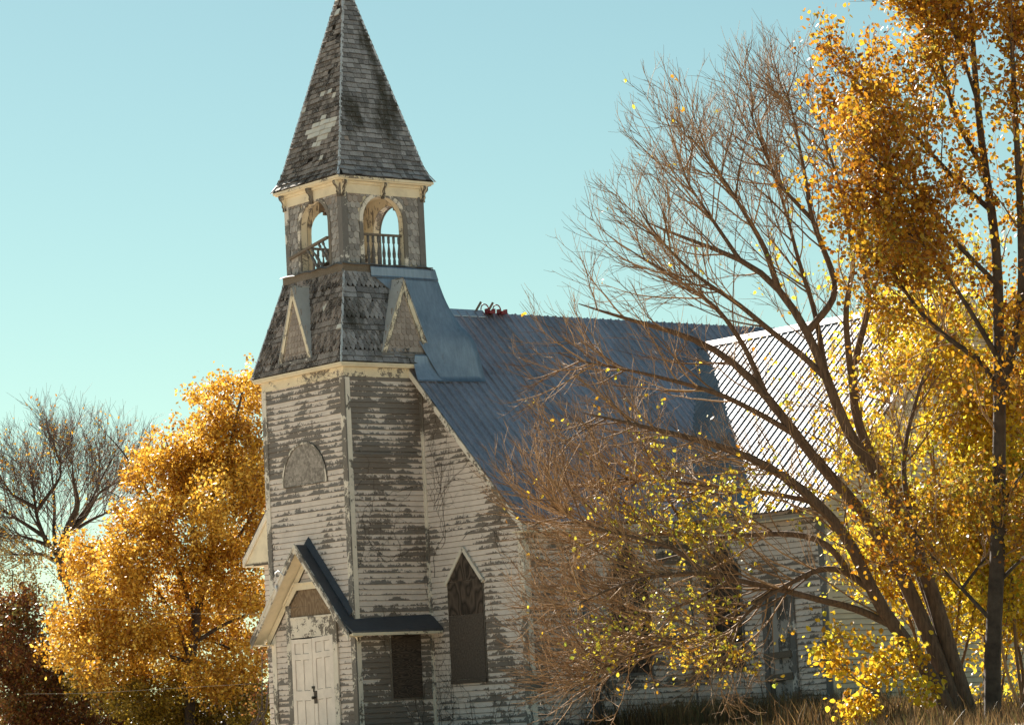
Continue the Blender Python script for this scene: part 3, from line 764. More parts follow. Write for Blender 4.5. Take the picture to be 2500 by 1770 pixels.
# ---- sheet-metal flashing on the skirt's right side, sweeping down onto the nave roof
def roofpt(u, v, up=.05):
    k = FW*FPX + RT*(u-1250) - UP*(v-885); nrm = np.array([SL, 0, 1.]); cc = nrm@np.array([-1.5, 0, ZR])
    t = (cc-nrm@CAM)/(nrm@k); return CAM+k*t+nrm/LS*up
def sk_x(z): h, _ = half_at(SK, z); return -1.5+h+.035
def grid_sheet(name, rows, mat, parent, th=.012):
    mb = MB(); sub = []; R_ = [np.array(r) for r in rows]; n_ = len(R_)
    for i in range(n_-1):
        p0, p1, p2, p3 = R_[max(i-1, 0)], R_[i], R_[i+1], R_[min(i+2, n_-1)]
        for j in range(5):
            t = j/5; sub.append(.5*(2*p1+(p2-p0)*t+(2*p0-5*p1+4*p2-p3)*t*t+(3*p1-p0-3*p2+p3)*t**3))
    rows = [list(r) for r in sub+[R_[-1]]]
    for r0, r1 in zip(rows, rows[1:]):
        for i in range(len(r0)-1):
            mb.face([r0[i], r0[i+1], r1[i+1], r1[i]], [(i, 0), (i+1, 0), (i+1, 1), (i, 1)])
    e = np.array([-th*.5, 0, -th])
    for r_ in (rows[0], rows[-1]):
        for i in range(len(r_)-1): mb.face([r_[i], r_[i]+e, r_[i+1]+e, r_[i+1]], [(0, 0)]*4)
    for a, b_ in zip(rows, rows[1:]): mb.face([a[-1], a[-1]+e, b_[-1]+e, b_[-1]], [(0, 0)]*4)
    return mb.build(name, mat, parent, True)
back = []
for (z, y) in ((11.16, 2.68), (10.9, 2.72)): back.append(np.array([-1.5+1.2 if z > 11 else sk_x(z), y, z]))
end = roofpt(1184, 936); mid = roofpt(1128, 828)
bl = [np.array([sk_x(10.45), 2.86, 10.45]), np.array([sk_x(9.98)+.06, 3.02, 9.98]), np.array([sk_x(9.55)+.2, 3.22, 9.55]), end]
fr = [np.array([sk_x(10.45)+.02, 1.62, 10.45]), np.array([sk_x(9.98)+.02, 1.72, 9.98]), np.array([sk_x(9.5)+.03, 1.9, 9.5]), roofpt(1078, 936)]
rows = [[np.array([-1.5+1.18, 1.02+.14*i*1.0+.0, 11.165]) for i in range(5)]]
def lerp_row(a, b_, n=8, bow=.02): return [a+(b_-a)*i/n+np.array([bow*math.sin(math.pi*i/n), 0, 0]) for i in range(n+1)]
rows = [lerp_row(np.array([-1.5+1.185, 1.02, 11.16]), np.array([-1.5+1.185, 2.70, 11.16])), lerp_row(np.array([sk_x(10.93)+.02, 1.02, 10.93]), np.array([sk_x(10.93)+.02, 2.76, 10.93]))]
grid_sheet('roof_flashing', rows, 'flashing_metal', skirt)
rows = [lerp_row(np.array([sk_x(10.94)+.012, 1.1, 10.94]), np.array([sk_x(10.94)+.012, 2.75, 10.94]))]+[lerp_row(a, b_) for a, b_ in zip(fr, bl)]
grid_sheet('roof_flashing', rows, 'flashing_metal', skirt)
rows = [lerp_row(np.array([sk_x(9.25)+.01, 1.72, 9.25]), np.array([sk_x(9.25)+.03, 2.45, 9.25])), lerp_row(np.array([.2, 1.66, 9.0]), np.array([.25, 2.5, 9.0])), lerp_row(roofpt(1019, 934, .045), roofpt(1100, 936, .045))]
grid_sheet('roof_flashing', rows, 'flashing_metal', skirt)
# ---- entrance hood on the tower front with a pent roof along its side
HZ, HX, HY = 5.42, 1.80, -.36
HS = (5.42-3.52)/HX
hood = MB(); 
for s_ in (-1, 1):
    q = [(-1.5, HY, HZ), (-1.5+s_*HX, HY, 3.52), (-1.5+s_*HX, -.002, 3.52), (-1.5, -.002, HZ)]
    hood.hexa([np.array(p)-np.array([0, 0, .05]) for p in q]+[np.array(p) for p in q])
hood = hood.build('entrance_hood', 'hood_metal', CH)
mb = MB(); q = [(0.03, HY+.0, 3.79), (.43, HY, 3.53), (.43, D-.03, 3.55), (.03, D-.03, 3.86)]
mb.hexa([np.array(p)-np.array([0, 0, .045]) for p in q]+[np.array(p) for p in q]); mb.build('pent_roof', 'hood_metal', hood)
mb = MB()
for s_ in (-1, 1):      # upstand flashing against the tower
    q = [(-1.5, -.12, HZ+.05), (-1.5+s_*1.5, -.12, HZ+.05-1.5*HS), (-1.5+s_*1.5, -.026, HZ+.16-1.5*HS), (-1.5, -.026, HZ+.17)]
    mb.hexa([np.array(p)-np.array([0, 0, .04]) for p in q]+[np.array(p) for p in q])
mb.build('hood_flashing', 'hood_metal', hood)
for s_ in (-1, 1):
    for (y0, y1, d0, d1, nm, mt, w) in ((HY-.03, HY-.001, .17, -.01, 'barge_board', 'trim_paint', -.1), (HY-.045, HY-.031, .06, -.02, 'barge_moulding', 'trim_paint', -.3), (HY+.001, -.027, .10, .055, 'soffit_board', 'cream_paint', .5)):
        xe = HX+.0
        q = [(-1.5, y0, HZ-d0), (-1.5+s_*xe, y0, HZ-HS*xe-d0), (-1.5+s_*xe, y1, HZ-HS*xe-d0), (-1.5, y1, HZ-d0)]
        mb = MB(); mb.hexa([np.array(p) for p in q]+[np.array(p)+np.array([0, 0, d0-d1]) for p in q]); mb.build(nm, mt, hood, wear=w)
    mb = MB(); q0, q1 = (.62, 4.53), (1.72, 3.45)
    mb.prism([(0, HZ-.13), (s_*1.66, HZ-.13-HS*1.66), (s_*1.66, HZ-.33-HS*1.66), (0, HZ-.33)][::s_], (-1.5, 0, 0), EX, EZ, (0, -1, 0), .024, .06); mb.build('frieze_board', 'cream_paint', hood, wear=.3)
mb = MB(); mb.box(.04, .40, HY+.02, D-.04, 3.455, 3.48); mb.build('soffit_board', 'cream_paint', hood, wear=.4)
mb = MB(); mb.box(.40, .435, HY, D-.04, 3.44, 3.50); mb.build('eave_board', 'cream_paint', hood, wear=.0)
mb = MB(); mb.box(-3.28, -2.95, HY+.04, -.03, 3.40, 3.43); mb.build('soffit_board', 'cream_paint', hood, wear=0.)
# conduit
mb = MB(); mb.tube([(-2.18, -.42, 4.55), (-2.18, -.44, 4.80), (-2.14, -.46, 4.88), (-2.05, -.46, 4.91), (-1.95, -.45, 4.88), (-1.88, -.43, 4.80)], .016, 6); mb.tube([(-2.18, -.42, 4.5), (-2.18, -.42, 4.62)], .028, 6)
mb.build('conduit', 'hip_metal', hood, True)
# ---- doors
fr = MB(); 
DX0, DX1, DZ0, DZ1 = -2.27, -.73, 1.35, 3.50
def panel_obj(x0, x1, y0, y1, z0, z1, mat, parent, name, **kw):
    mb = MB(); mb.box(x0, x1, y0, y1, z0, z1); return mb.build(name, mat, parent, **kw)
case = MB(); case.box(-2.42, -2.27, -.06, -.02, DZ0-.1, 4.2); door_case = case.build('door_case', 'trim_paint', CH, wear=-.05)
panel_obj(-.73, -.58, -.06, -.02, DZ0-.1, 4.2, 'trim_paint', door_case, 'casing', wear=.0)
panel_obj(-2.269, -.731, -.05, -.02, 3.515, 3.94, 'trim_paint', door_case, 'transom_board', wear=-.05)
panel_obj(-2.269, -.731, -.062, -.051, 3.90, 3.945, 'trim_paint', door_case, 'transom_sill', wear=.1)
mb = MB(); mb.prism([(-2.269, 3.946), (-.731, 3.946), (-.731, 4.2), (-1.07, 4.50), (-1.93, 4.50), (-2.269, 4.2)], (0, 0, 0), EX, EZ, (0, -1, 0), .020, .028); mb.build('plywood_sheet', 'tan_plywood', door_case)
ov = [(-2.42, 4.2), (-2.02, 4.62), (-.98, 4.62), (-.58, 4.2)]; iv = [(-2.269, 4.2), (-1.95, 4.50), (-1.05, 4.50), (-.731, 4.2)]
for i in range(3):
    mb = MB(); mb.prism([iv[i], iv[i+1], ov[i+1], ov[i]], (0, 0, 0), EX, EZ, (0, -1, 0), .02, .085); mb.build('head_casing', 'cream_paint', door_case, wear=.3)
    e = [(p[0]+(.03 if p[0] > -1.5 else -.03), p[1]+.03) for p in ov]; mb = MB(); mb.prism([ov[i], ov[i+1], e[i+1], e[i]], (0, 0, 0), EX, EZ, (0, -1, 0), .02, .11); mb.build('head_moulding', 'cream_paint', door_case, wear=.1)
panel_obj(-2.269, -.731, -.019, -.0, DZ0, 3.514, 'dark_void', door_case, 'door_reveal')
def leaf(x0, x1, tilt, knob):
    w = x1-x0; st = .115; mid = (x0+x1)/2; rails = [(1.35, 1.55), (2.22, 2.42), (3.06, 3.18), (3.40, 3.49)]
    mb = MB()
    sk_ = lambda x, z: z+tilt*(x-x0)
    def bx(a, b_, z0, z1, y0=-.058, y1=-.03):
        mb.hexa([(a, y0, sk_(a, z0)), (b_, y0, sk_(b_, z0)), (b_, y1, sk_(b_, z0)), (a, y1, sk_(a, z0)), (a, y0, sk_(a, z1)), (b_, y0, sk_(b_, z1)), (b_, y1, sk_(b_, z1)), (a, y1, sk_(a, z1))])
    bx(x0, x0+st, 1.35, 3.49); bx(x1-st, x1, 1.35, 3.49)
    for z0, z1 in rails: bx(x0+st+.001, x1-st-.001, z0, z1)
    for (a, b_), (c2, d2) in zip(rails, rails[1:]): bx(mid-.045, mid+.045, b_+.001, c2-.001, -.056)
    dr = mb.build('door', 'door_paint', CH, wear=.1)
    for (a, b_), (c2, d2) in zip(rails, rails[1:]):
        for p0, p1 in ((x0+st+.006, mid-.051), (mid+.051, x1-st-.006)):
            q = [(p0, b_+.008), (p1, b_+.008), (p1, c2-.008), (p0, c2-.008)]; q = [(x, sk_(x, z)) for x, z in q]
            m2 = MB(); m2.prism(q, (0, 0, 0), EX, EZ, (0, -1, 0), .024, .040); m2.build('door_panel', 'door_paint', dr, wear=random.uniform(-.2, .2))
    if knob:
        m2 = MB(); m2.box(x0+.01, x0+.12, -.064, -.0585, 2.14, 2.40); m2.build('lock_plate', 'grey_board', dr)
        m2 = MB(); m2.tube([(x0+.06, -.064, 2.26), (x0+.06, -.10, 2.26), (x0+.06, -.105, 2.26), (x0+.06, -.145, 2.26), (x0+.06, -.15, 2.26)], [.018, .018, .034, .034, .012], 10); m2.build('knob', 'iron', dr, True)
        m2 = MB(); m2.box(x0-.06, x0+.05, -.071, -.0645, 2.45, 2.50); m2.box(x0-.0, x0+.04, -.08, -.072, 2.38, 2.47); m2.build('hasp', 'iron', dr)
leaf(-2.262, -1.508, -.012, False); leaf(-1.492, -.738, .045, True)
# ---- boarded openings
bw = MB(); bw.prism([(.63, 2.40), (1.85, 2.40), (1.85, 4.49), (1.24, 5.15), (.63, 4.49)], (0, D, 0), EX, EZ, (0, -1, 0), .0, .035)
bw = bw.build('boarded_window', 'trim_paint', CH)
mb = MB(); mb.box(.66, 1.83, D-.055, D-.036, 2.47, 3.775); mb.build('board_sheet', 'grey_board', bw)
mb = MB(); mb.prism([(.66, 3.778), (1.83, 3.778), (1.83, 4.47), (.66, 4.47)], (0, D, 0), EX, EZ, (0, -1, 0), .036, .052); mb.build('plywood_sheet', 'dark_plywood', bw)
mb = MB(); mb.prism([(.66, 4.474), (1.83, 4.474), (1.24, 5.09)], (0, D, 0), EX, EZ, (0, -1, 0), .036, .050); mb.build('plywood_sheet', 'dark_plywood', bw)
mb = MB(); mb.box(.65, 1.84, D-.075, D-.036, 2.385, 2.465); mb.build('sill', 'grey_board', bw)
for s_ in (-1, 1):
    mb = MB(); mb.bar((1.24+s_*.64, D-.05, 4.42), (1.24, D-.05, 5.13), .075, .045, (0, -1, 0)); mb.build('hood_moulding', 'trim_paint', bw, wear=.5)
bw2 = MB(); bw2.box(.001, .04, .83, 1.62, 2.15, 3.455); bw2 = bw2.build('boarded_window', 'trim_paint', CH)
mb = MB(); mb.box(.041, .056, .86, 1.60, 2.16, 2.80); mb.build('plywood_sheet', 'dark_plywood', bw2)
mb = MB(); mb.box(.041, .058, .86, 1.60, 2.803, 3.45); mb.build('plywood_sheet', 'dark_plywood', bw2)
n = 20; A = [(-2.32, 6.68)]+[(-1.545-.78*math.cos(math.pi*i/n), 6.72+.80*math.sin(math.pi*i/n)) for i in range(n+1)]+[(-.77, 6.68)]
ba = MB(); ba.prism(A[::-1][::-1], (0, 0, 0), EX, EZ, (0, -1, 0), 0, .03); ba = ba.build('boarded_arch', 'strand_board', CH)
mb = MB()
for (a, b_) in zip(A, A[1:]+A[:1]):
    e = lambda p: ((p[0]+1.545)*1.065-1.545, (p[1]-6.69)*1.065+6.683)
    mb.prism([a, e(a), e(b_), b_] if True else 0, (0, 0, 0), EX, EZ, (0, -1, 0), .0, .048)
mb.build('arch_trim', 'trim_paint', ba, wear=.0)
def side_window(X, A_, O, u0, u1, z0, z1, zt):
    Nn = np.cross(np.array(A_, float), np.array(EZ, float)); um = (u0+u1)/2
    m1 = MB(); m1.prism([(u0-.06, z0-.06), (u1+.06, z0-.06), (u1+.06, z1), (um, zt+.08), (u0-.06, z1)], O, A_, EZ, Nn, 0, .035); w = m1.build('boarded_window', 'grey_trim', CH)
    h = (z0+z1)/2
    for a, b_ in ((z0, h-.002), (h+.002, z1)):
        m1 = MB(); m1.prism([(u0, a), (u1, a), (u1, b_), (u0, b_)], O, A_, EZ, Nn, .036, .05); m1.build('plywood_sheet', 'dark_plywood', w)
    m1 = MB(); m1.prism([(u0, z1+.004), (u1, z1+.004), (um, zt)], O, A_, EZ, Nn, .036, .05); m1.build('plywood_sheet', 'dark_plywood', w)
    return w
side_window(0, EY, (N, 0, 0), 4.12, 5.10, 2.43, 4.45, 5.05)
side_window(0, EX, (0, TY, 0), 3.75, 4.74, 2.43, 4.45, 5.05)
# side door of the transept
m1 = MB(); m1.box(5.40, 5.53, TY-.07, TY-.02, GZ, 3.75); sd_case = m1.build('door_case', 'grey_trim', CH, wear=-.1)
panel_obj(6.20, 6.34, TY-.07, TY-.02, GZ, 3.75, 'grey_trim', sd_case, 'casing', wear=.0)
panel_obj(5.38, 6.36, TY-.08, TY-.02, 3.76, 3.9, 'grey_trim', sd_case, 'head_casing', wear=.0)
m1 = MB()
for a in ((5.54, 5.65, 1.3, 3.74), (6.08, 6.19, 1.3, 3.74), (5.651, 6.079, 1.3, 1.5), (5.651, 6.079, 2.05, 2.2), (5.651, 6.079, 3.6, 3.74)): m1.box(a[0], a[1], TY-.05, TY-.021, a[2], a[3])
m1.box(5.82, 5.91, TY-.05, TY-.021, 1.501, 2.049); m1.box(5.82, 5.91, TY-.05, TY-.021, 2.201, 3.599)
sdoor = m1.build('door', 'dark_door', CH, wear=.1)
for x0, x1 in ((5.655, 5.816), (5.914, 6.075)):
    for z0, z1 in ((1.505, 2.045), (2.205, 3.595)): panel_obj(x0, x1, TY-.036, TY-.02, z0, z1, 'dark_door', sdoor, 'door_panel', wear=.25)
for z in (2.16, 2.60): mb = MB(); mb.bar((5.42, TY-.09, z), (6.22, TY-.09, z+.04), .03, .13); mb.build('cross_board', 'weathered_plank', sd_case)
flush_pieces()
# ================================================================== things fixed to the church
def roof_bracket(y, label):
    t = thing('roof_bracket', label, 'roof bracket', (-1.45, y, ZR-.02), 'roof brackets on the ridge')
    mb = MB(); mb.box(-1.47, -1.30, y-.075, y+.075, ZR-.02, ZR+.045); mb.build('base_plate', 'red_paint', t)
    mb = MB(); mb.box(-1.44, -1.33, y-.11, y-.076, ZR+.0, ZR+.09); mb.build('lug', 'red_paint', t); mb = MB(); mb.box(-1.44, -1.33, y+.076, y+.11, ZR, ZR+.09); mb.build('lug', 'red_paint', t)
    mb = MB(); pts = [(-1.40-.0*i, y-.13+.11*math.cos(math.pi*i/8), ZR+.06+.13*math.sin(math.pi*i/8)) for i in range(9)]
    mb.tube(pts, .014, 6); mb.build('hoop', 'red_paint', t, True)
    mb = MB(); mb.bar((-1.5, y-.30, ZR+.05), (-1.42, y-.21, ZR+.24), .09, .04); mb.build('wood_block', 'weathered_plank', t)
roof_bracket(4.95, 'red metal roof bracket on the nave ridge, nearer to the end of the ridge cap')
roof_bracket(5.28, 'red metal roof bracket on the nave ridge, farther from the spire')
# sign on the boarded transept window
sg = MB(); sg.box(4.36, 4.73, TY-.066, TY-.052, 2.76, 2.94); sg = sg.build('posted_sign', 'sign_face', None)
tag(sg, 'small faded tan posted notice on the boarded transept window', 'sign')
for txt, z, s_ in (('POSTED', 2.875, .078), ('PATROL', 2.785, .078)):
    cu = bpy.data.curves.new('lettering', 'FONT'); cu.body = txt; cu.size = s_; cu.align_x = 'CENTER'; cu.extrude = .0008
    tmp = bpy.data.objects.new('lettering', cu); COL.objects.link(tmp)
    bpy.context.view_layer.update()
    me = bpy.data.meshes.new_from_object(tmp.evaluated_get(bpy.context.evaluated_depsgraph_get())); bpy.data.objects.remove(tmp)
    me.materials.clear(); me.materials.append(MAT['black_print'])
    link('lettering', me, sg, Matrix.Translation((4.545, TY-.0672, z))@Matrix.Rotation(R(90), 4, 'X'))
# pipe pole with its brace
pp = thing('metal_pole', 'grey metal pole standing before the nave side wall with a thin brace', 'pole', (3.66, 3.33, GZ))
mb = MB(); mb.tube([(3.66, 3.33, GZ-.1), (3.63, 3.17, 3.25), (3.6, 3.05, 4.6)], [.085, .08, .075], 14); mb.build('pole_shaft', 'pole_metal', pp, True)
mb = MB(); mb.tube([(3.6465, 3.26, 2.08), (3.6455, 3.255, 2.14)], .092, 14); mb.build('joint_band', 'cap_metal', pp, True)
mb = MB(); mb.tube([(3.70, 3.25, 2.45), (3.72, 4.0, GZ)], .012, 5); mb.build('brace_rod', 'iron', pp)
# meter box on the far side of the tower
mt = thing('meter_box', 'small pale utility box on the tower corner left of the entrance', 'utility box', (-3.12, .3, 2.75))
mb = MB(); mb.box(-3.21, -3.03, .25, .40, 2.80, 2.97); mb.build('box_body', 'white_enamel', mt)
mb = MB(); mb.box(-3.14, -3.10, .243, .249, 2.83, 2.90); mb.build('knockout', 'black_print', mt)
mb = MB(); mb.tube([(-3.05, .33, 1.2), (-3.05, .33, 2.8)], .02, 6); mb.build('conduit', 'pole_metal', mt)
# ---- creeper on the walls
def creeper(name_label, O, A, Nn, seeds, reach, density, r0=.0055):
    O, A, Nn = [np.array(q, float) for q in (O, A, Nn)]; t = thing('bare_creeper', name_label, 'vine', O+A*seeds[0][0]+np.array([0, 0, seeds[0][1]]), 'bare creepers on the walls')
    mb = MB(); n = 0
    def walk(u, z, ang, L, r, lvl):
        nonlocal n
        pts = [(u, z)]; st = .07; a = ang
        for i in range(int(L/st)):
            a += random.gauss(0, .28); a += (math.pi/2-a)*.03 if lvl < 2 else random.gauss(0, .1)
            u += math.cos(a)*st; z += math.sin(a)*st; pts.append((u, z))
            if lvl < 3 and random.random() < density and n < 420:
                n += 1; walk(u, z, a+random.choice([-1, 1])*random.uniform(.5, 1.3), L*random.uniform(.25, .6), r*.7, lvl+1)
            if not reach(u, z): break
        if len(pts) > 2:
            P = [O+A*p[0]+np.array([0, 0, p[1]])+Nn*(.028+.006*math.sin(p[0]*30)) for p in pts]
            mb.tube(P, [r*(1-.6*i/len(P)) for i in range(len(P))], 3, False)
    for (u, z, a, L) in seeds: walk(u, z, a, L, r0, 0)
    mb.build('stems', 'vine_bark', t, kind='stuff')
creeper('dark leafless creeper climbing the nave front beside the tall boarded window', (0, D, 0), EX, (0, -1, 0), [(.15, GZ, 1.5, 4.5), (.1, GZ, 1.55, 6.), (.3, GZ, 1.6, 5.), (2.4, GZ, 1.5, 5.), (2.9, GZ, 1.7, 5.5), (.5, 5.2, .7, 3.), (1.2, 5.3, .4, 2.5), (.2, 4.6, 1.2, 4.), (.3, 6., 1.4, 2.2)], lambda u, z: .05 < u < N-.03 and GZ-.1 < z < nave_z(u)-.35, .16)
creeper('thin leafless creeper reaching across the tower side wall', (0, 0, 0), EY, EX, [(D-.1, 4.2, 2., 4.), (D-.2, 5.2, 2.5, 3.), (D-.05, 6.5, 2.2, 3.), (D-.3, 1.3, 1.6, 2.5), (D-.1, GZ, 1.5, 3.), (1.65, 1.3, 1.7, 2.5)], lambda u, z: .1 < u < D-.02 and GZ-.1 < z < 8.7, .13)
creeper('dense leafless creeper on the nave side wall behind the bare tree', (N, 0, 0), EY, EX, [(2.2+.17*i, GZ, random.uniform(1.3, 1.8), random.uniform(3, 5)) for i in range(14)]+[(5.3, GZ, 1.5, 4.), (5.7, GZ, 1.6, 4.)], lambda u, z: D+.05 < u < TY-.05 and GZ-.1 < z < ZE-.2, .17)
creeper('leafless creeper tangled round the transept side door', (0, TY, 0), EX, (0, -1, 0), [(5.2+.12*i, GZ, random.uniform(1.3, 1.9), random.uniform(1.5, 3.2)) for i in range(7)], lambda u, z: N+.05 < u < TX-.3 and GZ-.1 < z < 4.9, .15)
creeper('thin leafless creeper along the tower cornice above the boarded arch', (0, -.03, 0), EX, (0, -1, 0), [(-.1, 8.7, 2.9, 1.6), (-.4, 8.95, 3.3, 1.5), (-1., 8.9, 3.2, 1.2), (-.9, 8.8, 3.6, 1.)], lambda u, z: -2.95 < u < 0 and 8.3 < z < 9.05, .16, .004)

# ================================================================== trees
def tubes(PL, RL, k):
    """PL (m,n,3), RL (m,n) -> verts, quads"""
    m_, n_ = RL.shape
    T = np.gradient(PL, axis=1); T /= np.linalg.norm(T, axis=2, keepdims=True)+1e-9
    ref = np.where(np.abs(T[:, :1, 2:3]) < .85, np.array([0, 0, 1.]), np.array([1., 0, 0]))
    a = np.cross(T, np.broadcast_to(ref, T.shape)); a /= np.linalg.norm(a, axis=2, keepdims=True)+1e-9
    c_ = np.cross(T, a); th = np.arange(k)*2*np.pi/k
    V = PL[:, :, None, :]+RL[:, :, None, None]*(a[:, :, None, :]*np.cos(th)[None, None, :, None]+c_[:, :, None, :]*np.sin(th)[None, None, :, None])
    idx = np.arange(m_*n_*k).reshape(m_, n_, k); nx_ = np.roll(idx, -1, axis=2)
    F = np.stack([idx[:, :-1], nx_[:, :-1], nx_[:, 1:], idx[:, 1:]], -1).reshape(-1, 4)
    return V.reshape(-1, 3), F
def resample(P, n):
    P = np.asarray(P, float); s_ = np.concatenate([[0], np.cumsum(np.linalg.norm(np.diff(P, axis=0), axis=1))])
    # smooth with a Catmull-Rom pass
    t = np.linspace(0, s_[-1], n); out = np.stack([np.interp(t, s_, P[:, i]) for i in range(3)], 1)
    for _ in range(2):
        o = out.copy(); o[1:-1] = .25*out[:-2]+.5*out[1:-1]+.25*out[2:]; out = o
    return out
def children(PL, cnt, lo, hi, lenf, ang, up, npts=6, bias=None, curl=.12):
    """grow cnt side shoots on every polyline; lenf(t) length"""
    m_, n_, _ = PL.shape
    i = np.repeat(np.arange(m_), cnt); t = rng.uniform(lo, hi, len(i))**.85
    f = t*(n_-1); j = np.minimum(f.astype(int), n_-2); w = (f-j)[:, None]
    p = PL[i, j]*(1-w)+PL[i, j+1]*w; d = PL[i, j+1]-PL[i, j]; d /= np.linalg.norm(d, axis=1, keepdims=True)+1e-9
    r = rng.normal(size=d.shape); r -= d*(r*d).sum(1, keepdims=True); r /= np.linalg.norm(r, axis=1, keepdims=True)+1e-9
    an = rng.uniform(*ang, len(i))[:, None]; v = d*np.cos(an)+r*np.sin(an)
    if bias is not None: v = v+np.asarray(bias)*.35
    v /= np.linalg.norm(v, axis=1, keepdims=True)
    L = lenf(t)*rng.uniform(.55, 1.25, len(i)); st = (L/(npts-1))[:, None]
    out = np.empty((len(i), npts, 3)); out[:, 0] = p
    for k in range(1, npts):
        v = v+np.array([0, 0, up])+rng.normal(0, curl, v.shape); v /= np.linalg.norm(v, axis=1, keepdims=True)
        out[:, k] = out[:, k-1]+v*st
    return out, t
def leaves(C, size, asp=.62, six=False, droop=0.):
    n_ = len(C); a = rng.normal(size=(n_, 3)); a[:, 2] -= droop; a /= np.linalg.norm(a, axis=1, keepdims=True)
    b_ = rng.normal(size=(n_, 3)); b_ -= a*(a*b_).sum(1, keepdims=True); b_ /= np.linalg.norm(b_, axis=1, keepdims=True)
    nn = np.cross(a, b_); s_ = (size*rng.uniform(.6, 1.3, n_))[:, None]; w = s_*asp
    if six:
        V = np.stack([C, C+a*s_*.3+b_*w*.5+nn*s_*.06, C+a*s_*.7+b_*w*.38+nn*s_*.05, C+a*s_, C+a*s_*.7-b_*w*.38+nn*s_*.05, C+a*s_*.3-b_*w*.5+nn*s_*.06], 1)
        base = np.arange(n_)[:, None]*6; F = np.concatenate([base+np.array([0, 1, 2, 3]), base+np.array([0, 3, 4, 5])], 0)
    else:
        V = np.stack([C, C+a*s_*.5+b_*w*.5, C+a*s_, C+a*s_*.5-b_*w*.5], 1)
        F = np.arange(n_*4).reshape(-1, 4)
    return V.reshape(-1, 3), F
def limb_poly(pts, d0, drift, n=22, wob=.0):
    q = [px(u, v, d0+drift*(i/(len(pts)-1))**1.3+random.uniform(-wob, wob)*(0 < i < len(pts)-1)) for i, (u, v) in enumerate(pts)]
    return resample(q, n)
def snap(P, prev):
    Q = np.concatenate([p[2:-3] for p in prev]); j = np.argmin(np.linalg.norm(Q-P[0], axis=1)); dlt = Q[j]-P[0]
    P += dlt*np.clip(1-np.linspace(0, 1, len(P))*1.6, 0, 1)[:, None]
def limb_obj(P, r0, r1, mat, parent, name='limb', k=8, pw=.8):
    t = np.linspace(0, 1, len(P)); rr = r1+(r0-r1)*(1-t)**pw
    V, F = tubes(P[None], rr[None], k); return fast(name, V, F, mat, parent, True)
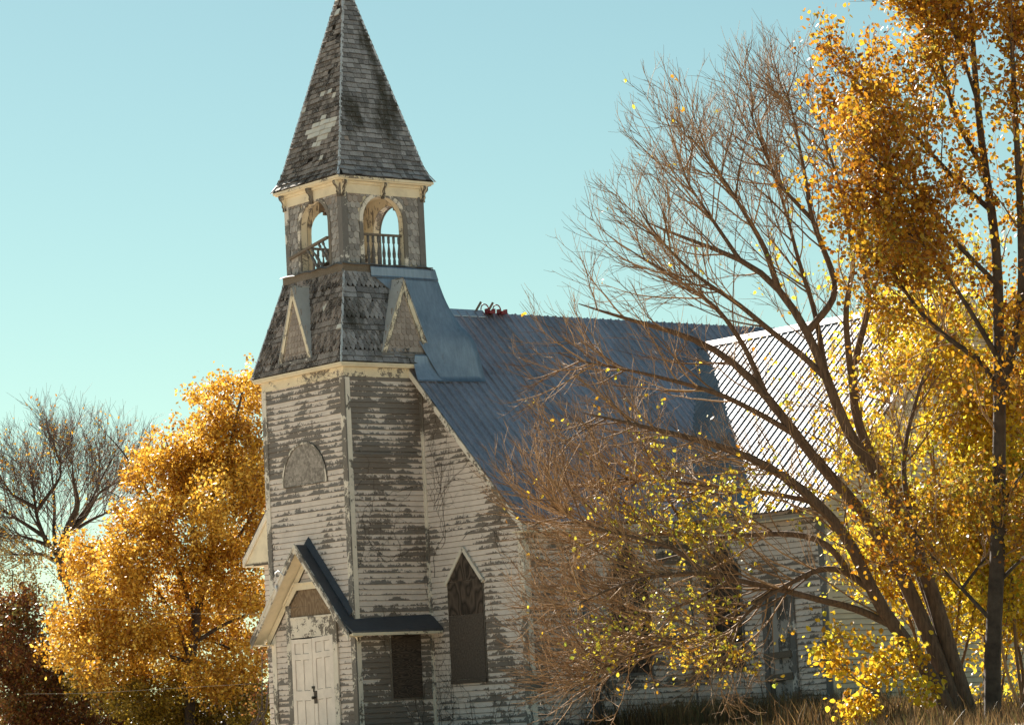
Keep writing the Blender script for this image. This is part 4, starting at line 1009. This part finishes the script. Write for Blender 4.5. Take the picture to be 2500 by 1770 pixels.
# ---- big half-bare tree right of the church
B0 = 46.
tb = px(2345, 1790, B0); tb[2] = ground_z(tb[0], tb[1])
BT = thing('half_bare_tree', 'wide multi-stemmed tree, mostly leafless, before the transept', 'tree', tb)
def gnd(p): q = np.array(p); q[2] = min(q[2], ground_z(q[0], q[1])-.1); return q
LIMBS = [
 ([(2345, 1800), (2300, 1690), (2235, 1590), (2180, 1530), (2130, 1460), (2105, 1380), (2075, 1310), (2010, 1240), (1960, 1190), (1900, 1150), (1830, 1110), (1760, 1090), (1660, 1060), (1560, 1040), (1450, 1010), (1350, 1000), (1275, 985)], .0, -1.5, .125),
 ([(2355, 1800), (2285, 1590), (2232, 1470), (2195, 1380), (2145, 1300), (2096, 1236), (2038, 1174), (1990, 1130), (1945, 1060), (1890, 990), (1835, 920), (1780, 870), (1700, 820), (1600, 800), (1500, 770), (1400, 740), (1320, 700), (1288, 650)], .1, 1.2, .135),
 ([(2372, 1800), (2300, 1520), (2245, 1350), (2205, 1250), (2120, 1140), (2060, 1050), (2020, 930), (1990, 830), (1940, 760), (1905, 700), (1870, 650), (1800, 630), (1700, 590), (1600, 560), (1520, 510), (1450, 420)], .25, .5, .14),
 ([(1905, 700), (1870, 600), (1820, 520), (1760, 430), (1700, 350), (1655, 300)], .3, -.6, .05),
 ([(1990, 830), (2030, 780), (2066, 733), (2030, 640), (1985, 540), (1960, 400), (1930, 250), (1888, 130)], .3, .8, .06),
 ([(2385, 1800), (2310, 1560), (2255, 1420), (2215, 1290), (2160, 1160), (2110, 1100), (2085, 1010), (2070, 960), (2085, 870), (2110, 800), (2130, 720), (2160, 600), (2180, 450), (2200, 300)], .4, 1.6, .13),
 ([(2085, 1010), (2068, 850), (2060, 750), (2090, 650), (2050, 450), (2000, 300), (1990, 145)], .8, -.8, .06),
 ([(2265, 1440), (2225, 1300), (2200, 1150), (2215, 1050), (2260, 900), (2300, 800), (2330, 650)], .5, 1.2, .06),
 ([(2160, 1535), (2070, 1485), (1990, 1470), (1900, 1440), (1800, 1420), (1720, 1395), (1620, 1400), (1500, 1430), (1400, 1480), (1300, 1540)], 0., -2., .06),
 ([(2120, 1440), (2050, 1385), (1990, 1385), (1940, 1415), (1860, 1460), (1800, 1520), (1760, 1600), (1730, 1680)], 0., -1.4, .055),
 ([(2100, 1370), (2040, 1290), (1950, 1280), (1850, 1290), (1750, 1310), (1650, 1300), (1500, 1310), (1400, 1330), (1280, 1370)], 0., .5, .055),
 ([(1990, 1220), (1900, 1200), (1800, 1190), (1700, 1180), (1580, 1170), (1450, 1170), (1330, 1130)], -.3, 1., .04),
 ([(1720, 1395), (1650, 1335), (1550, 1310), (1450, 1290), (1350, 1240), (1290, 1190)], -1., -.6, .035),
 ([(1945, 1060), (1860, 1010), (1760, 960), (1650, 930), (1520, 900), (1400, 880), (1300, 830)], .5, -1., .05),
 ([(1890, 990), (1830, 860), (1760, 760), (1680, 700), (1600, 650), (1520, 600), (1460, 560)], .6, 1., .05),
 ([(1800, 630), (1740, 540), (1680, 450), (1640, 330)], .6, .6, .035),
 ([(2020, 930), (1960, 870), (1880, 810), (1800, 740), (1720, 690), (1640, 620), (1560, 520), (1540, 440)], .4, -1.2, .055),
 ([(1900, 1440), (1800, 1500), (1680, 1560), (1560, 1590), (1450, 1640), (1370, 1690)], -.5, -1., .035),
 ([(1800, 1420), (1700, 1470), (1600, 1500), (1480, 1560), (1390, 1600)], -.8, .6, .03),
 ([(2130, 720), (2100, 600), (2110, 450), (2080, 330), (2060, 200)], 1.2, -.6, .045),
 ([(1985, 540), (1900, 450), (1850, 330), (1815, 220)], .8, .6, .035),
 ([(2020, 930), (1990, 760), (1950, 640), (1920, 520), (1880, 400), (1850, 280)], .4, 1.2, .05),
]
PL = []
for pts, off, dr, r0 in LIMBS:
    P = resample(limb_poly(pts, B0+off, dr, 40, .12)[:36], 26); PL.append(P)
    stem = pts[0][1] > 1780
    if stem: P[0] = gnd(P[0])
    else: snap(P, PL[:-1])
    limb_obj(P, r0, .008, 'bark', BT, 'trunk' if stem else 'limb', 9, .75 if stem else .9)
low = [p for p, (pts, _, _, _) in zip(PL, LIMBS) if pts[-1][1] > 840]
PL = np.array(PL+low)
left = -RT*.45
c1, t1 = children(PL, 17, .2, .97, lambda t: 2.5-1.6*t, (.3, 1.0), .07, 9, left*.6+np.array([0, 0, .08]), .085)
c2, t2 = children(c1, 7, .12, 1., lambda t: 1.05-.55*t, (.35, .95), .075, 6, None, .09)
c3, t3 = children(c2, 3, .2, 1., lambda t: .36-.12*t, (.3, .7), .08, 4, None, .06)
def rad(m_, n_, a, b_): return np.tile(np.linspace(a, b_, n_), (m_, 1))
Vs, Fs, o = [], [], 0
for C_, a, b_, k in ((c1, .015, .004, 4), (c2, .0062, .0028, 3), (c3, .0034, .0018, 3)):
    V, F = tubes(C_, rad(C_.shape[0], C_.shape[1], a, b_), k); Vs.append(V); Fs.append(F+o); o += len(V)
fast('crown', np.concatenate(Vs), np.concatenate(Fs), 'twig_bark', BT, False, kind='stuff')
tips = np.concatenate([c2[:, 3:].reshape(-1, 3), c3[:, 1:].reshape(-1, 3)])
d = tips-CAM; zz = d@FW; tu = 1250+FPX*(d@RT)/zz; tv = 885-FPX*(d@UP)/zz
pr = np.clip((tv-950)/380., 0, 1)*np.clip((tu-1380)/480., 0, 1)**1.3*np.clip((1720-tv)/200, .2, 1)*.6+.003
pr = np.maximum(pr, np.clip((tu-1820)/250., 0, 1)*np.clip((tv-300)/300., 0, 1)*.42)
cl = np.sin(tips[:, 0]*2.3+1)+np.sin(tips[:, 1]*2.9)+np.sin(tips[:, 2]*3.1)
keep = rng.random(len(tips)) < pr*np.clip(.55+.75*cl, .03, 2)
tk = np.repeat(tips[keep], 2, 0); V, F = leaves(tk+rng.normal(0, .035, tk.shape), .066, .7, True, .5)
fast('foliage', V, F, 'lime_leaf', BT, False, kind='stuff')
# ---- leafy trees at the right edge
def leafy(root, limbs, d0, bark, leafm, cnt, size, six, lens, fol='crown', up=.08, npass=3, keepf=None, twig=.009):
    PL = []
    for pts, off, dr, r0 in limbs:
        P = limb_poly(pts, d0+off, dr, 22, .1); PL.append(P); stem = pts[0][1] > 1780
        if stem: P[0] = gnd(P[0])
        else: snap(P, PL[:-1])
        limb_obj(P, r0, .01, bark, root, 'trunk' if stem else 'limb', 8, .7)
    PL = np.array(PL)
    a1, _ = children(PL, cnt[0], .3, 1., lambda t: lens[0]*(1.1-.5*t), (.4, 1.), up, 7, None, .12)
    a2, _ = children(a1, cnt[1], .15, 1., lambda t: lens[1]*(1.1-.4*t), (.4, .9), up*.6, 5, None, .12)
    Vs, Fs, o = [], [], 0
    for C_, a, b_, k in ((a1, twig*1.7, .004, 4), (a2, twig*.55, .0025, 3)):
        V, F = tubes(C_, rad(C_.shape[0], C_.shape[1], a, b_), k); Vs.append(V); Fs.append(F+o); o += len(V)
    fast('twigs', np.concatenate(Vs), np.concatenate(Fs), 'twig_bark', root, False, kind='stuff')
    base = np.concatenate([a2[:, 1:].reshape(-1, 3), a1[:, 3:].reshape(-1, 3)]); C_ = np.repeat(base, cnt[2], 0)
    C_ = C_+rng.normal(0, size*1.1, C_.shape)
    if keepf is not None:
        d = C_-CAM; zz = d@FW; C_ = C_[rng.random(len(C_)) < keepf(1250+FPX*(d@RT)/zz, 885-FPX*(d@UP)/zz)]
    V, F = leaves(C_, size, .72, six, .6); fast(fol, V, F, leafm, root, False, kind='stuff')
G0 = 44.
gb = px(2425, 1790, G0); gb[2] = ground_z(gb[0], gb[1])
GT = thing('amber_tree', 'tall dark-trunked tree with amber leaves at the right edge', 'tree', gb)
leafy(GT, [
 ([(2425, 1800), (2420, 1600), (2432, 1450), (2440, 1250), (2437, 1100), (2445, 950), (2435, 860), (2440, 700), (2430, 550), (2400, 400), (2380, 200), (2370, 0), (2360, -120)], 0, .6, .125),
 ([(2445, 980), (2470, 900), (2500, 750), (2495, 550), (2480, 300), (2470, 100), (2460, -120)], 0, -.8, .07),
 ([(2430, 550), (2330, 450), (2230, 330), (2140, 250), (2085, 195)], .2, .8, .04),
 ([(2440, 700), (2340, 600), (2240, 480), (2150, 400), (2105, 360)], .2, -1., .04),
 ([(2400, 400), (2330, 280), (2290, 130), (2260, 30), (2240, -20)], .3, .5, .04),
 ([(2385, 230), (2350, 130), (2310, 30), (2290, -60)], .4, -.6, .03),
 ([(2440, 1000), (2400, 900), (2330, 850), (2260, 780), (2200, 700), (2160, 620)], 0, .8, .05),
 ([(2440, 850), (2380, 760), (2300, 650), (2240, 580), (2190, 560)], .1, -.6, .04),
 ([(2495, 550), (2560, 400), (2590, 250), (2600, 100)], -.3, .5, .04), ([(2500, 750), (2570, 650), (2620, 500)], -.3, .5, .04),
 ([(2412, 1555), (2370, 1490), (2335, 1438), (2300, 1390), (2270, 1350), (2230, 1290)], 0, .5, .035),
 ([(2335, 1438), (2370, 1400), (2422, 1343), (2440, 1300)], .1, .1, .025),
 ([(2432, 1450), (2470, 1400), (2520, 1340), (2580, 1300)], 0, .4, .03), ([(2437, 1250), (2480, 1180), (2530, 1120), (2580, 1000)], 0, -.4, .03)],
 G0, 'dark_bark', 'amber_leaf', (16, 9, 5), .074, True, (1.45, .75), keepf=lambda u, v: np.where(v < 900, 1., .45))
# yellow saplings behind the two trunks, in front of the transept gable
def sapling(label, d0, bu, stems, leafm, cnt, size, lens, bark='twig_bark', six=True, r0=.03, name='yellow_sapling', keepf=None, up=.06):
    q = px(bu, 1800, d0); q[2] = ground_z(q[0], q[1]); t = thing(name, label, 'tree', q)
    leafy(t, [([(bu+random.uniform(-20, 20), 1800)]+s_, random.uniform(-.6, .6), random.uniform(-1, 1), r0*random.uniform(.7, 1.2)) for s_ in stems], d0, bark, leafm, cnt, size, six, lens, up=up, keepf=keepf, twig=.007)
    return t
YM = lambda u, v: np.where((u < 2240) & (v > 930) & (v < 1280), .35, np.where((u < 2130), .5, 1.))
sapling('bushy yellow sapling between the half-bare tree and the dark trunk', 49, 2300,
  [[(2290, 1600), (2270, 1400), (2290, 1200), (2250, 1000), (2270, 800), (2250, 700)], [(2330, 1600), (2350, 1400), (2340, 1200), (2370, 1000), (2360, 850)],
   [(2250, 1600), (2200, 1450), (2160, 1350), (2110, 1250), (2090, 1130)], [(2340, 1650), (2380, 1500), (2390, 1300), (2400, 1150)], [(2280, 1500), (2230, 1300), (2190, 1050), (2150, 900), (2140, 760)]], 'yellow_leaf', (20, 10, 5), .078, (1.3, .65), keepf=YM)
sapling('bushy yellow sapling right of the dark trunk at the frame edge', 48.2, 2500,
  [[(2480, 1600), (2470, 1400), (2480, 1200), (2460, 1000), (2470, 800)], [(2520, 1600), (2540, 1400), (2510, 1200), (2530, 1000), (2520, 800)], [(2460, 1650), (2430, 1500), (2420, 1350), (2400, 1250)], [(2500, 1650), (2480, 1550), (2440, 1450), (2410, 1420)]], 'yellow_leaf', (20, 10, 5), .078, (1.3, .65))
sapling('low sprig of bright yellow leaves in front of the transept side door', 44.5, 2210,
  [[(2190, 1730), (2140, 1690), (2090, 1660), (2050, 1620), (2010, 1570)], [(2200, 1700), (2180, 1640), (2140, 1590), (2090, 1560), (2040, 1555)], [(2220, 1720), (2250, 1660), (2220, 1600)], [(2170, 1770), (2120, 1750), (2080, 1755)]], 'yellow_leaf', (8, 5, 2), .085, (.45, .25), r0=.012)
# ---- trees left of the church, behind it
def blob_tree(name, label, d0, base_uv, limbs, blobs, per, size, leafm, bark, cat='tree', depth=1., spray=.32, scale=1., off=(0, 0), r0=.2, nsp=1.):
    q = px(*base_uv, d0); q[2] = ground_z(q[0], q[1]); t = thing(name, label, cat, q); k = FPX/d0; PLs = []
    for i, pts in enumerate(limbs):
        P = limb_poly(pts, d0, random.uniform(-1.5, 1.5) if i else 0, 20, .15)
        if pts[0][1] > 1740: P[0] = gnd(P[0])
        elif i: snap(P, PLs)
        PLs.append(P)
        limb_obj(P, r0 if i == 0 else r0*.4, .012, bark, t, 'trunk' if i == 0 else 'limb', 8, .7)
    Cs = []
    for (u, v, r) in blobs:
        u, v, r = off[0]+u*scale, off[1]+v*scale, r*scale; rm = r/k
        ns = max(4, int(nsp*9*(rm/.6)**2))
        c0 = px(u, v, d0+random.uniform(-1, 1)*depth*1.6)
        w = rng.normal(size=(ns, 3)); w /= np.linalg.norm(w, axis=1, keepdims=True); w *= (rng.random((ns, 1))**.4)*rm*np.array([1, 1, .95])
        w += FW*(rng.normal(0, .6*depth, (ns, 1)))
        sp = c0+w
        dirs = rng.normal(size=(ns, 3))*.55+w/(np.linalg.norm(w, axis=1, keepdims=True)+1e-6); dirs[:, 2] += .55; dirs /= np.linalg.norm(dirs, axis=1, keepdims=True)
        m_ = int(per); s_ = rng.uniform(-1, 1, (ns, m_, 1))
        Cs.append((sp[:, None]+dirs[:, None]*s_*spray+rng.normal(0, spray*.28, (ns, m_, 3))*(1.1-.5*s_)).reshape(-1, 3))
    C_ = np.concatenate(Cs); V, F = leaves(C_, size, .6, False, .4); fast('crown', V, F, leafm, t, False, kind='stuff')
    return t
YB = [(2120,900,30),(2080,1000,28),(2140,1020,30),(2050,840,25),(2100,760,35),(2190,700,45),(2260,640,50),(2330,700,60),(2420,780,65),(2230,1600,30),(2290,1650,35),(2370,1680,45),(2450,1720,45),(2180,820,55),(2260,780,60),(2330,880,65),(2230,900,60),(2400,960,70),(2300,1000,70),(2480,1000,70),(2250,1080,45),(2350,1120,75),(2450,1130,75),(2290,1200,65),(2390,1260,80),(2490,1270,80),(2250,1300,55),(2330,1350,75),(2440,1390,80),(2280,1440,55),(2380,1480,75),(2490,1500,80),(2320,1540,50),(2430,1590,70),(2500,1650,60),(2180,1120,30),(2160,1330,25),(2540,1150,70),(2540,900,70)]
blob_tree('yellow_thicket', 'dense yellow-leaved thicket filling the right edge behind the dark trunk', 50.5, (2400, 1800), [[(2400, 1805), (2410, 1600), (2390, 1400), (2380, 1150)], [(2430, 1805), (2470, 1500), (2480, 1250), (2470, 1000)], [(2370, 1805), (2320, 1500), (2290, 1250), (2270, 1000)]], YB, 18, .088, 'yellow_leaf', 'bark', 'thicket', .9, .34, 1., (0, 0), .05, 3.2)
s5 = 1/1.766
GB = [(1040,120,62),(1090,210,80),(950,175,52),(885,215,36),(1000,300,105),(1085,420,110),(900,330,75),(830,310,40),(700,400,42),(690,450,60),(640,505,72),(720,530,85),(820,450,70),(850,520,100),(960,540,115),(1080,620,115),(610,570,55),(760,650,105),(900,700,120),(540,720,55),(600,770,85),(700,830,120),(860,880,130),(1000,850,115),(1100,900,85),(310,850,42),(380,890,78),(480,900,80),(330,960,62),(420,1020,85),(560,960,110),(600,1030,110),(780,1050,125),(960,1050,125),(1080,1100,85),(240,1210,62),(340,1180,90),(470,1150,100),(480,1220,100),(640,1200,125),(820,1220,130),(1000,1230,120),(1110,1290,70),(270,1320,75),(420,1340,100),(580,1380,110),(760,1400,110),(920,1400,110),(1060,1420,90),(660,700,70),(1120,520,70),(1120,760,80),(1120,1040,80)]
M0 = 86.
lim = [[(465, 1810), (462, 1700), (470, 1560), (500, 1400), (540, 1200), (570, 1050), (600, 920)], [(468, 1600), (420, 1480), (350, 1400), (280, 1350), (200, 1330)], [(480, 1500), (430, 1350), (360, 1200), (300, 1100), (260, 1060)], [(490, 1450), (560, 1350), (620, 1250), (650, 1150)], [(505, 1380), (460, 1250), (420, 1120), (400, 1060)], [(470, 1580), (540, 1530), (600, 1500), (650, 1480)], [(466, 1640), (380, 1600), (300, 1560), (220, 1540)], [(640, 1700), (600, 1620), (560, 1580), (500, 1560)]]
blob_tree('golden_maple', 'large golden maple rising behind the church, left of the tower', M0, (465, 1800), lim, [(u+random.uniform(-22, 22), v+random.uniform(-22, 22), r*random.uniform(.62, 1.05)) for u, v, r in GB], 78, .115, 'golden_leaf', 'dark_bark', depth=1.3, scale=s5, off=(0, 850), r0=.16, nsp=3.6, spray=.52)
LB = [(1080,1600,80),(1125,1560,60),(1100,1470,50),(780,1470,70),(860,1450,60),(640,1440,60),(420,1450,60),(980,1470,60),(330,1440,50),(520,1500,105),(700,1530,110),(880,1530,100),(1050,1540,95),(600,1590,90),(780,1600,100),(960,1600,100),(1100,1500,60)]
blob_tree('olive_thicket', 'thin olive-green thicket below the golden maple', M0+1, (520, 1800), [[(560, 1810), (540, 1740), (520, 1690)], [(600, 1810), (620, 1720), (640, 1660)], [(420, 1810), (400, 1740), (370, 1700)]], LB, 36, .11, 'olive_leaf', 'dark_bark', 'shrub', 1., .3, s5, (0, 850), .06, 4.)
# leafless tree at the far left
L0 = 100.
q = px(180, 1800, L0); q[2] = ground_z(q[0], q[1])
LT = thing('bare_spreading_tree', 'leafless spreading tree with fine twigs at the far left', 'tree', q)
z5 = lambda L: [(x/4.64, 1050+y/4.64) for x, y in L]
LL = [[(210, 1810), (195, 1600), (170, 1440)]+z5([(640, 1380), (560, 1260), (430, 1120), (330, 900), (230, 720), (180, 520), (150, 400)]), [(165, 1420)]+z5([(700, 1500), (740, 1250), (800, 1050), (900, 850), (830, 600), (820, 350), (740, 150)]),
      z5([(750, 1300), (900, 1000), (1050, 800), (1100, 650), (1200, 450), (1320, 250), (1380, 110)]), z5([(640, 1380), (600, 1100), (620, 900), (600, 600), (570, 350), (530, 130)]), z5([(430, 1120), (250, 1020), (100, 950), (-60, 850), (-150, 700)]),
      z5([(600, 1300), (450, 1250), (250, 1200), (50, 1180), (-100, 1150)]), z5([(800, 1050), (950, 950), (1100, 720), (1300, 600), (1480, 560)]), z5([(900, 1200), (1100, 1000), (1250, 900), (1400, 820)]), z5([(560, 1260), (420, 950), (380, 700), (350, 450), (330, 250)]), z5([(330, 900), (150, 750), (50, 600), (0, 500)]), z5([(600, 900), (680, 600), (690, 400), (680, 180)]), z5([(700, 1500), (450, 1390), (250, 1420), (80, 1380), (-50, 1300)])]
PL = []
for i, pts in enumerate(LL):
    P = resample(limb_poly(pts, L0, random.uniform(-2, 2) if i else 0, 40, .15)[:34], 22); PL.append(P)
    if i == 0: P[0] = gnd(P[0])
    else: snap(P, PL[:-1])
    limb_obj(P, .2 if i < 2 else .075, .012, 'dark_bark', LT, 'trunk' if i == 0 else 'limb', 7, .8)
PL = np.array(PL)
c1, _ = children(PL, 20, .2, 1., lambda t: 3.2-2.0*t, (.4, .95), .08, 7, (0, 0, .12), .09)
c2, _ = children(c1, 8, .2, 1., lambda t: 1.2-.5*t, (.35, .8), .10, 5, None, .1)
c3, _ = children(c2, 3, .2, 1., lambda t: .5+0*t, (.3, .8), .06, 3, None, .08)
Vs, Fs, o = [], [], 0
for C_, a, b_, k in ((c1, .018, .006, 3), (c2, .008, .004, 3), (c3, .0045, .003, 3)):
    V, F = tubes(C_, rad(C_.shape[0], C_.shape[1], a, b_), k); Vs.append(V); Fs.append(F+o); o += len(V)
fast('crown', np.concatenate(Vs), np.concatenate(Fs), 'grey_twig', LT, False, kind='stuff')
tips = c2[:, 2:].reshape(-1, 3); tips = tips[rng.random(len(tips)) < np.where(tips[:, 2] < 7.5, .9, .3)]
V, F = leaves(tips, .11, .6); fast('foliage', V, F, 'amber_leaf', LT, False, kind='stuff')
# undergrowth at the lower left
def bush(label, blobs, d0, leafm, per=26, size=.1, nsp=1., bu=100, name='leafy_bush'):
    st = [[(bu+random.uniform(-80, 80), 1815), (b_[0]*.6+bu*.4, 1740), (b_[0], b_[1])] for b_ in blobs[:5]]
    return blob_tree(name, label, d0, (bu, 1810), st, blobs, per, size, leafm, 'dark_bark', 'bush', 1., .3, 1., (0, 0), .05, nsp)
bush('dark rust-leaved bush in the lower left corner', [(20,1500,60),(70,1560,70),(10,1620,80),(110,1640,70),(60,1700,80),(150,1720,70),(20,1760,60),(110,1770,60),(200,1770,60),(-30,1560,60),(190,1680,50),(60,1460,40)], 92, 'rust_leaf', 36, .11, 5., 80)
bush('tall pale tan bush under the bare tree at the left edge', [(30,1390,55),(-20,1430,60),(90,1420,50),(130,1470,40),(60,1350,40),(0,1330,40),(110,1360,30)], 97, 'tan_leaf', 24, .09, 2., 40, 'tan_bush')
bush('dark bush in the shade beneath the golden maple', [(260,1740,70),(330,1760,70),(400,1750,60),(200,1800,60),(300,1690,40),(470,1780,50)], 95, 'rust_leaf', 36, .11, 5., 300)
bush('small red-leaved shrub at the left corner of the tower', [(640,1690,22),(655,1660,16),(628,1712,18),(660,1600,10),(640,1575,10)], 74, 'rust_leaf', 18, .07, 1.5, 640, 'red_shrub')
# far shed glimpsed under the maple
sh = thing('far_shed', 'small far shed with a grey roof glimpsed below the golden maple', 'shed', px(545, 1800, 150)*np.array([1, 1, 0])+np.array([0, 0, GZ]))
c0 = np.array(sh.location); ax = RT*np.array([1, 1, 0]); ax /= np.linalg.norm(ax); bx_ = np.array([-ax[1], ax[0], 0])
def shp(a, b_, z): return c0+ax*a+bx_*b_+np.array([0, 0, z])
mb = MB(); mb.hexa([shp(-1.6, 0, 0), shp(1.6, 0, 0), shp(1.6, 3, 0), shp(-1.6, 3, 0), shp(-1.6, 0, 1.0), shp(1.6, 0, 1.0), shp(1.6, 3, 1.0), shp(-1.6, 3, 1.0)]); mb.build('wall', 'trim_paint', sh)
for s_ in (0, 1):
    y0, y1 = (-.2, 1.5) if s_ == 0 else (3.2, 1.5)
    mb = MB(); mb.hexa([shp(-1.8, y0, .95), shp(1.8, y0, .95), shp(1.8, y1, 1.85), shp(-1.8, y1, 1.85), shp(-1.8, y0, 1.0), shp(1.8, y0, 1.0), shp(1.8, y1, 1.9), shp(-1.8, y1, 1.9)]); mb.build('roof', 'roof_metal', sh)
# service wires
for (pts, lab) in (([(90, 1484), (250, 1486), (400, 1496), (620, 1500), (660, 1499)], 'upper thin overhead wire crossing in front of the golden maple'), ([(60, 1693), (200, 1692), (350, 1684), (480, 1676), (620, 1668)], 'lower thin overhead wire crossing in front of the golden maple')):
    mb = MB(); mb.tube([px(u, v, 76) for u, v in pts], .004, 5); tag(mb.build('overhead_wire', 'wire_sheath'), lab, 'wire', 'overhead wires')
# ---- weeds at the foot of the walls
def grass(name, label, n_, area, h, mat, cat='grass', umin=None):
    x = rng.uniform(area[0], area[1], n_); y = rng.uniform(area[2], area[3], n_); z = ground_z(x, y)-.03
    keep = ~((x < TX+.05) & (y > TY-.03)) & ~((x < N+.05) & (y > D-.03)) & ~((x < .05) & (x > -3.05) & (y > -.05)); x, y, z = x[keep], y[keep], z[keep]; n_ = len(x)
    if umin is not None:
        dd = np.stack([x, y, z], 1)-CAM; uu = 1250+FPX*(dd@RT)/(dd@FW); k2 = uu > umin+rng.normal(0, 60, n_); x, y, z = x[k2], y[k2], z[k2]; n_ = len(x)
    hh = h*rng.uniform(.4, 1.25, n_); an = rng.uniform(0, 6.28, n_); le = rng.normal(0, .22, (n_, 2))*hh[:, None]; w = rng.uniform(.004, .011, n_)
    dx, dy = np.cos(an)*w, np.sin(an)*w; B = np.stack([x, y, z], 1); T = np.stack([x+le[:, 0], y+le[:, 1], z+hh], 1); Mid = B*.45+T*.55-np.stack([le[:, 0]*.25, le[:, 1]*.25, hh*0], 1)
    S_ = np.stack([dx, dy, dx*0], 1)
    V = np.stack([B-S_, B+S_, Mid+S_*.8, T, Mid-S_*.8], 1).reshape(-1, 3); i0 = np.arange(n_)[:, None]*5
    F = np.concatenate([i0+np.array([0, 1, 2, 4])], 0); F3 = np.concatenate([i0+np.array([4, 2, 3, 3])], 0)
    V = V.reshape(n_, 5, 3); V = np.concatenate([V, V[:, 3:4]+S_[:, None]*.1], 1).reshape(-1, 3); i0 = np.arange(n_)[:, None]*6
    F = np.concatenate([i0+np.array([0, 1, 2, 4]), i0+np.array([4, 2, 5, 3])], 0)
    tag(fast(name, V, F, mat), label, cat, None, 'stuff')
grass('tall_weeds', 'tall dry weeds at the foot of the transept wall', 9000, (3.3, 9.5, 3.0, 7.2), .62, 'dry_grass', 'weeds')
grass('brown_undergrowth', 'tangled brown undergrowth round the tree trunks at lower right', 14000, (9, 20, -5, 6), .45, 'dry_grass', 'weeds', 1950)
grass('dry_grass', 'dry autumn grass spreading before the church', 30000, (-4, 24, -9, 6), .2, 'dry_grass')
grass('roadside_grass', 'dry grass in the lower right corner nearest the viewer', 16000, (14, 34, -14, 4), .3, 'dry_grass', 'grass', 2150)
